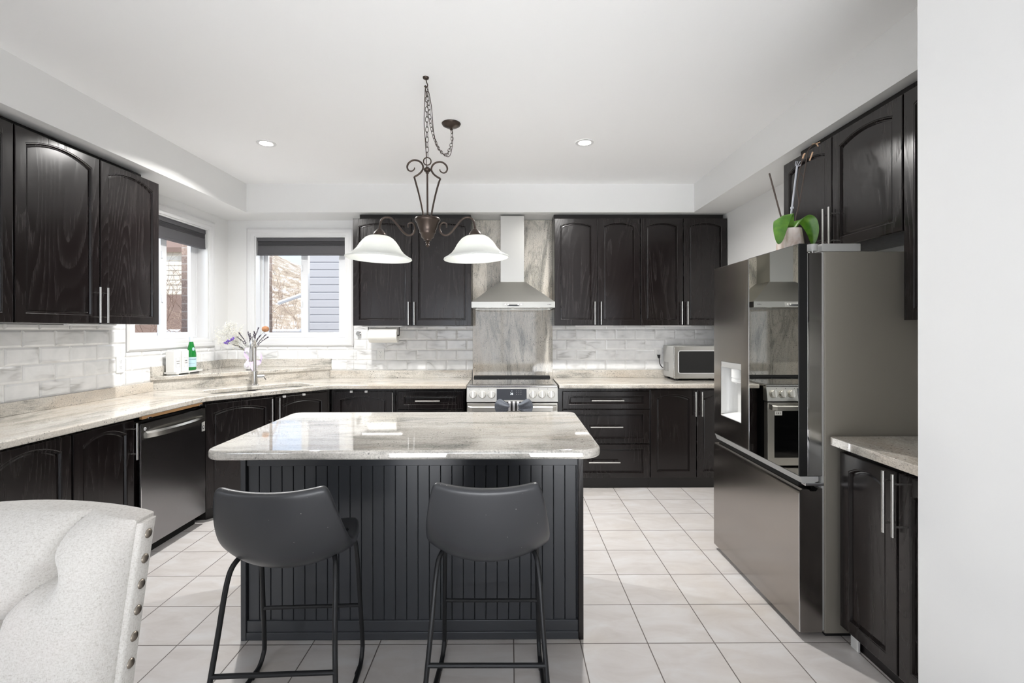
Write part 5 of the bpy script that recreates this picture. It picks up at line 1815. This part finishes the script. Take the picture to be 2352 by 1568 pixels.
# ================================================================== LAMPS
# two-light pendant hung by a swag chain
PY = 2.58
def cw(px, py, dy=0.0):
    k = PY / F_PX
    return Vector(((px - 1171) * k, PY + dy, 1.4 + (757 - py) * k))
pend = thing('pendant_light', 'bronze two-light pendant with frosted bell shades over the island', 'pendant lamp', cw(982, 567))
def lathe_px(prof, cx, name, mat, parent, seg=28, tilt=0):
    k = PY / F_PX
    m = M()
    c0 = cw(cx, 0)
    m.lathe([(r * k, 1.4 + (757 - y) * k) for r, y in prof], (c0.x, PY, 0), seg, cap=False)
    if tilt:
        pv = cw(cx, prof[0][1])
        m.xform(Matrix.Translation(pv) @ Matrix.Rotation(R(tilt), 4, 'Y') @ Matrix.Translation(-pv))
    return m.obj(name, mat, parent, smooth=50)
# body cone
lathe_px([(0, 502), (28, 501), (29.5, 504), (28, 508), (25, 512), (21, 524), (18, 531), (18.5, 534), (16, 537), (14, 545), (9, 549), (8.5, 552), (5, 553), (3.5, 555), (5, 557.5), (3, 560), (4.5, 563), (2.0, 567), (0, 568)], 982.5, 'body', MAT['bronze'], pend)
M().tube([cw(982, 392), cw(982.5, 503)], 0.0052, 10).obj('rod', MAT['bronze'], pend)
lathe_px([(0, 382), (3, 383), (4, 385), (7, 387), (8, 390), (7, 393.5), (4, 395), (4, 398), (0, 398)], 982, 'hub', MAT['bronze'], pend, 20)
def sp(pts, r, name, seg=10, n=6):
    return M().tube(spline([cw(*p) for p in pts], n), r, seg).obj(name, MAT['bronze'], pend, smooth=60)
for s in (-1, 1):
    f = lambda x: 982 + s * (x)
    dyy = 2 if s > 0 else -2
    m = M()
    pts = [(f(9), 498), (f(12), 478), (f(18), 450), (f(25), 424), (f(30), 408 + dyy)]
    m.tube(spline([cw(*p) for p in pts], 5), 0.0050, 8)
    pts2 = [(f(30), 408 + dyy), (f(24), 405 + dyy), (f(15), 398 + dyy), (f(9.5), 388 + dyy), (f(12), 378 + dyy), (f(20), 371.5 + dyy), (f(32), 370 + dyy), (f(42), 376 + dyy), (f(46), 385 + dyy), (f(43), 393 + dyy), (f(36), 395 + dyy), (f(30), 391 + dyy), (f(29), 387 + dyy)]
    m.tube(spline([cw(*p) for p in pts2], 5), [0.0050] * 41 + [0.0046 - 0.0016 * i / 19 for i in range(20)], 8)
    m.obj('scroll', MAT['bronze'], pend, smooth=60)
    dz = 2 if s < 0 else 0
    pts = [(f(44), 522), (f(43.5), 514), (f(36), 511), (f(30), 516), (f(28), 526), (f(33), 537), (f(44), 540), (f(56), 532), (f(68), 517), (f(82), 502), (f(95), 499), (f(104), 504), (f(108), 515), (f(109.5), 527)]
    m = M(); m.tube(spline([cw(*p) for p in pts], 5), [0.0036 + 0.0022 * min(1, i / 18) for i in range(66)], 10)
    m.obj('arm', MAT['bronze'], pend, smooth=60)
    cxp = f(109.5)
    tl = 2.2 if s < 0 else -3.0
    tl = -tl * (-1)
    lathe_px([(0, 525), (4, 525), (6, 527), (11, 532), (14.5, 537), (15, 541), (14, 543.5), (0, 543.5)], cxp, 'socket_cup', MAT['bronze'], pend)
    k = PY / F_PX
    pv = cw(cxp, 535)
    rot = Matrix.Translation(pv) @ Matrix.Rotation(R(2.0 if s < 0 else -3.0), 4, 'Y') @ Matrix.Translation(-pv)
    m = M()
    pr = [(14, 541), (24, 543), (31, 547), (38, 554), (44, 562), (50, 572), (57, 580), (64, 585), (70, 588.5), (74, 590.5), (75, 593), (73.5, 594.5), (70.5, 592.5)]
    inn = [(68, 590.5), (62, 587), (55, 582), (48, 574), (42, 564), (36, 556), (29, 549.5), (22, 546), (14, 544)]
    m.lathe([(r * k, 1.4 + (757 - y) * k) for r, y in pr + inn], (pv.x, PY, 0), 48, cap=False)
    m.xform(rot)
    sh = m.obj('shade', MAT['shade'], pend, smooth=60)
    bb = rot @ cw(cxp, 572)
    M().sphere(bb, 0.030, 20, 14).obj('bulb', MAT['bulb'], pend, smooth=60)
    M().cyl(rot @ cw(cxp, 544), rot @ cw(cxp, 563), 0.014, 14).obj('bulb_base', MAT['white_plastic'], pend)
# loop, chain, cord, canopy
M().tube([cw(982, 370.5) + Vector((0.0205 * math.cos(a), 0, 0.0205 * math.sin(a))) for a in [R(i * 15) for i in range(24)]], 0.0034, 8, closed=True).obj('loop_ring', MAT['bronze'], pend, smooth=60)
def chain(path, link=0.031, w=0.0085, r=0.0016):
    m = M()
    P_ = [Vector(p) for p in path]
    d = [0]
    for a, b in zip(P_, P_[1:]):
        d.append(d[-1] + (b - a).length)
    n_ = int(d[-1] / (link - 0.005))
    for i in range(n_):
        s = (i + 0.5) * d[-1] / n_
        k = max(j for j in range(len(d)) if d[j] <= s)
        k = min(k, len(P_) - 2)
        q = (s - d[k]) / (d[k + 1] - d[k])
        c = P_[k].lerp(P_[k + 1], q); t = (P_[k + 1] - P_[k]).normalized()
        u = t.orthogonal().normalized() if abs(t.z) > 0.98 else t.cross(Vector((0, 0, 1))).normalized()
        v = t.cross(u)
        side = (u + v * 0.5).normalized() if i % 2 == 0 else (v - u * 0.5).normalized()
        h = link / 2 - w
        loop = []
        for a in range(0, 360, 30):
            ca, sa = math.cos(R(a)), math.sin(R(a))
            loop.append(c + side * w * ca + t * (w * sa + (h if sa > 0.01 else -h if sa < -0.01 else 0)))
        m.tube(loop, r, 6, closed=True)
    return m
hook = cw(979, 180); hook.z = ZC
CY_ = 3.156
can = Vector(((1037 - 1171) * CY_ / F_PX, CY_, ZC))
hb = Vector((hook.x + 0.004, PY, ZC - 0.052))
at = lambda px, py, y: Vector(((px - 1171) * y / F_PX, y, 1.4 + (757 - py) * y / F_PX))
swag = spline([hb, at(985, 238, 2.66), at(991, 290, 2.77), at(1002, 328, 2.88), at(1014, 349, 2.98), at(1026, 355, 3.05), at(1035, 338, 3.11), at(1039, 318, 3.14), Vector((can.x, can.y, ZC - 0.045))], 10)
mm = chain(spline([cw(982, 361), hb.lerp(cw(982, 361), 0.5), hb], 10))
mm.obj('chain', MAT['bronze'], pend, smooth=60)
chain(swag).obj('chain', MAT['bronze'], pend, smooth=60)
M().tube(spline([cw(981, 385), cw(978, 330), cw(975, 280), cw(977, 215), hb + Vector((-0.006, 0, 0.008))], 8), 0.0021, 6).obj('cord', MAT['bronze'], pend, smooth=60)
M().tube(spline([hb + Vector((-0.006, 0, 0.008))] + [p + Vector((0.010 + 0.006 * math.sin(i * 0.5), 0.0, -0.012)) for i, p in enumerate(swag[3:-3:3])] + [can + Vector((0.010, 0, -0.04))], 5), 0.0021, 6).obj('cord', MAT['bronze'], pend, smooth=60)
m = M()
m.lathe([(0.0, ZC - 0.001), (0.017, ZC - 0.001), (0.016, ZC - 0.008), (0.007, ZC - 0.012), (0.0, ZC - 0.012)], (hook.x, hook.y, 0), 18, cap=False)
m.tube(spline([(hook.x, hook.y, ZC - 0.010), (hook.x + 0.004, hook.y, ZC - 0.028), (hook.x + 0.010, hook.y, ZC - 0.044), (hook.x + 0.002, hook.y, ZC - 0.056), (hook.x - 0.008, hook.y, ZC - 0.048)], 5), 0.003, 8)
m.obj('ceiling_hook', MAT['bronze'], pend, smooth=60)
m = M()
m.lathe([(0.0, ZC - 0.0005), (0.060, ZC - 0.0005), (0.063, ZC - 0.004), (0.058, ZC - 0.014), (0.040, ZC - 0.024), (0.014, ZC - 0.030), (0.009, ZC - 0.034), (0.009, ZC - 0.044), (0.0, ZC - 0.046)], (can.x, can.y, 0), 36, cap=False)
m.obj('ceiling_canopy', MAT['bronze'], pend, smooth=50)

# recessed downlights
def downlight(label, x, y, e=39):
    r = thing('recessed_light', label, 'ceiling light', (x, y, ZC), 0, 'recessed ceiling lights')
    M().lathe([(0.046, -0.004), (0.066, -0.004), (0.068, -0.0005)], (0, 0, 0), 36, cap=False).obj('trim_ring', MAT['trim'], r, world=False)
    M().lathe([(0.0, -0.0035), (0.047, -0.0035)], (0, 0, 0), 32, cap=False).obj('lens', MAT['downlight'], r, world=False)
    lamp('downlight_lamp', 'AREA', (0, 0, -0.012), (0, 0, 0), e, (1.0, 0.98, 0.95), 0.09, None, 'DISK', r, spread=R(150))
downlight('lit recessed ceiling light left of the pendant, toward the windows', -1.78, 3.495)
downlight('lit recessed ceiling light right of the pendant, in front of the hood', 0.548, 3.478)
downlight('added recessed ceiling light behind the photographer, on the window side', -1.78, -0.4, 4)  # unseen pair added behind the camera to even out the room light
downlight('added recessed ceiling light behind the photographer, on the wall side', 0.548, -0.4, 4)

# ================================================================== OUTSIDE THE WINDOWS
struct(M().box(-45, 30, -20, 60, -0.75, -0.6).obj('ground', MAT['ground'], smooth=0))
# siding wall of the neighbour, seen through the right pane of the back window
nb = thing('neighbour_house', 'pale grey lap-sided house right outside the back window', 'house', (0.5, 8.0, -0.6))
m = M()
z = -0.6
prof = []
while z < 5.6:
    prof += [(8.0, z), (7.991, z + 0.003), (7.994, z + 0.10), (8.0, z + 0.1245)]
    z += 0.1255
m.loops([[(-3.42, y, zz) for y, zz in prof] + [(-3.42, 8.3, z), (-3.42, 8.3, -0.6)], [(4.5, y, zz) for y, zz in prof] + [(4.5, 8.3, z), (4.5, 8.3, -0.6)]])
m.obj('siding', MAT['siding_grey'], nb, smooth=0)
M().box(-3.48, -3.38, 7.96, 8.06, -0.6, z, 0.004).obj('corner_board', MAT['trim'], nb)
M().box(-3.40, 4.5, 8.3, 12.5, -0.6, 5.6).obj('house_body', MAT['siding_grey'], nb)
# deck rail in front of it
dk = thing('deck_rail', 'low grey wooden deck rail crossing below the siding', 'railing', (-3.2, 7.3, -0.6))
M().box(-4.6, -2.72, 7.28, 7.38, 1.335, 1.372, 0.004).obj('top_rail', MAT['grey_wood'], dk)
for x in (-4.5, -2.80):
    M().box(x, x + 0.07, 7.30, 7.36, -0.598, 1.336).obj('post', MAT['grey_wood'], dk)
M().box(-4.45, -3.55, 7.32, 7.34, 0.9, 1.335).obj('panel', MAT['grey_wood'], dk)
pl_ = M().tube([(-3.93, 8.12, 1.86), (-3.50, 8.08, 2.00)], 0.034, 8).obj('white_pole', MAT['trim'], org=(-3.7, 8.1, 1.9))
tag(pl_, 'slanting white pole among the bushes behind the back window', 'pole')
gp_ = pl_
# fence
def fence(label, a, b, z0, z1, n, mat='fence'):
    r = thing('wood_fence', label, 'fence', (a[0], a[1], z0), 0)
    A_, B_ = Vector(a), Vector(b)
    m = M()
    for i in range(n):
        p = A_.lerp(B_, i / n); q = A_.lerp(B_, (i + 0.93) / n)
        d = (q - p).normalized(); w = Vector((-d.y, d.x)) * 0.012
        h = z1 + 0.02 * math.sin(i * 2.3)
        m.prism([tuple(p - w), tuple(q - w), tuple(q + w), tuple(p + w)], z0, h)
    m.obj('boards', MAT[mat], r, smooth=0)
    d = (B_ - A_).normalized(); w = Vector((-d.y, d.x))
    m = M()
    for zz in (z0 + 0.4, z1 - 0.25):
        m.prism([tuple(A_ - w * 0.05), tuple(B_ - w * 0.05), tuple(B_ - w * 0.012), tuple(A_ - w * 0.012)], zz, zz + 0.09)
    m.obj('rail', MAT[mat], r, smooth=0)
fence('weathered board fence behind the bushes outside the back window', (-9.5, 10.75), (-3.6, 10.3), -0.6, 1.32, 40)
fence('brown board fence outside the left window', (-8.2, 5.0), (-7.75, 10.15), -0.6, 1.30, 36)
sn = M().box(-7.4, -3.6, 10.20, 10.70, 1.345, 1.42, 0.03).obj('snow_cap', MAT['porcelain'], org=(-5.5, 10.45, 1.345))
tag(sn, 'strip of snow lying along the fence top', 'snow', kind='stuff')
# cream sided house to the left
lh = thing('neighbour_house', 'cream sided house with a brown roof outside the left window', 'house', (-13, 16.5, -0.6))
m = M()
prof = []
z = -0.6
while z < 4.25:
    prof += [(0.0, z), (-0.022, z + 0.012), (0.0, z + 0.17)]
    z += 0.172
X0, X1, Y0 = -24.0, -11.3, 17.0
m.loops([[(X0, Y0 + y, zz) for y, zz in prof] + [(X0, Y0 + 0.3, z), (X0, Y0 + 0.3, -0.6)], [(X1, Y0 + y, zz) for y, zz in prof] + [(X1, Y0 + 0.3, z), (X1, Y0 + 0.3, -0.6)]])
m.obj('siding', MAT['siding_cream'], lh, smooth=0)
M().box(X0, X1, Y0 + 0.3, Y0 + 2.4, -0.6, 3.5).obj('house_body', MAT['siding_cream'], lh)
M().loops([[(X0 - .4, Y0 - 0.16, 4.15), (X1 + .4, Y0 - 0.16, 4.15), (X1 + .4, Y0 + 3.6, 6.8), (X0 - .4, Y0 + 3.6, 6.8)], [(X0 - .4, Y0 - 0.16, 4.32), (X1 + .4, Y0 - 0.16, 4.32), (X1 + .4, Y0 + 3.6, 6.97), (X0 - .4, Y0 + 3.6, 6.97)]]).obj('roof', MAT['roof'], lh, smooth=0)
M().box(-13.2, -9.4, 14.2, 14.32, -0.6, 2.45).obj('low_wall', MAT['roof'], lh)
# hillside
m = M()
gx, gy = 40, 14
vsg = []
for i in range(gx + 1):
    row = []
    for j in range(gy + 1):
        x = -60 + 100 * i / gx
        y = 26 + 40 * j / gy
        h = -0.6 + (min(j, 8) / 8) ** 0.8 * (8.2 - 0.46 * (x + 23)) + 0.15 * math.sin(x * 0.7 + j)
        row.append(m.bm.verts.new((x, y, max(-0.6, min(h, 16)))))
    vsg.append(row)
for i in range(gx):
    for j in range(gy):
        m.bm.faces.new((vsg[i][j], vsg[i + 1][j], vsg[i + 1][j + 1], vsg[i][j + 1]))
struct(m.obj('hill', MAT['hill'], smooth=60))
# bare trees and bushes
def branchy(m, p, d, L, r, depth, rg, spread=0.6, n=3):
    mid = p + d * L * 0.5 + Vector((rg.gauss(0, 1), rg.gauss(0, 1), rg.gauss(0, .5))) * L * 0.06
    e = p + d * L
    m.tube([p, mid, e], [r, r * 0.85, r * 0.68], 4 if depth < 3 else 6, cap=False)
    if depth == 0:
        return
    for k in range(n):
        nd = (d + Vector((rg.gauss(0, 1), rg.gauss(0, 1), rg.gauss(0.15, 0.8))) * spread).normalized()
        st = mid if (k == 0 and depth > 1) else e
        branchy(m, st, nd, L * rg.uniform(0.6, 0.85), r * 0.62, depth - 1, rg, spread, n)
def tree(label, loc, L, r, depth, seed, spread=0.55, n=3, mat='bark', stems=1, lean=(0, 0, 1), name='bare_tree', cat='tree', grp='bare trees outside'):
    rg = random.Random(seed)
    m = M()
    for s in range(stems):
        d = (Vector(lean) + Vector((rg.gauss(0, .35), rg.gauss(0, .35), 0)) * (1 if stems > 1 else 0.15)).normalized()
        branchy(m, Vector((0, 0, 0)) + Vector((rg.gauss(0, .2), rg.gauss(0, .2), 0)) * (stems > 1), d, L, r, depth, rg, spread, n)
    o = m.obj(name, MAT[mat], smooth=60, fix=False)
    o.location = loc
    tag(o, label, cat, grp)
B = dict(name='bare_bush', cat='bush', grp='bare bushes outside')
tree('bare multi-stem bush in front of the deck rail, back window', (-4.9, 9.4, -0.6), 0.9, 0.014, 5, 21, 0.5, 3, 'bark', 3, **B)
tree('bare pale bush at the left of the back window view', (-5.7, 10.9, -0.6), 1.0, 0.014, 5, 5, 0.5, 3, 'bark', 4, **B)
tree('bare thin tree rising into the sky in the back window', (-4.75, 11.2, -0.6), 1.6, 0.022, 5, 9, 0.36, 3, 'bark', 1)
tree('tangled bare bush behind the fence, middle of the back window', (-6.4, 13.6, -0.6), 1.2, 0.016, 5, 33, 0.5, 3, 'bark', 5, **B)
tree('bare branching tree across the left window', (-6.95, 9.3, -0.6), 1.35, 0.018, 5, 14, 0.45, 3, 'bark_dark', 2, (0.1, 0.0, 1))
tree('bare brown bush low in the left window', (-7.1, 10.4, -0.6), 0.65, 0.012, 5, 41, 0.6, 3, 'bark_dark', 4, **B)
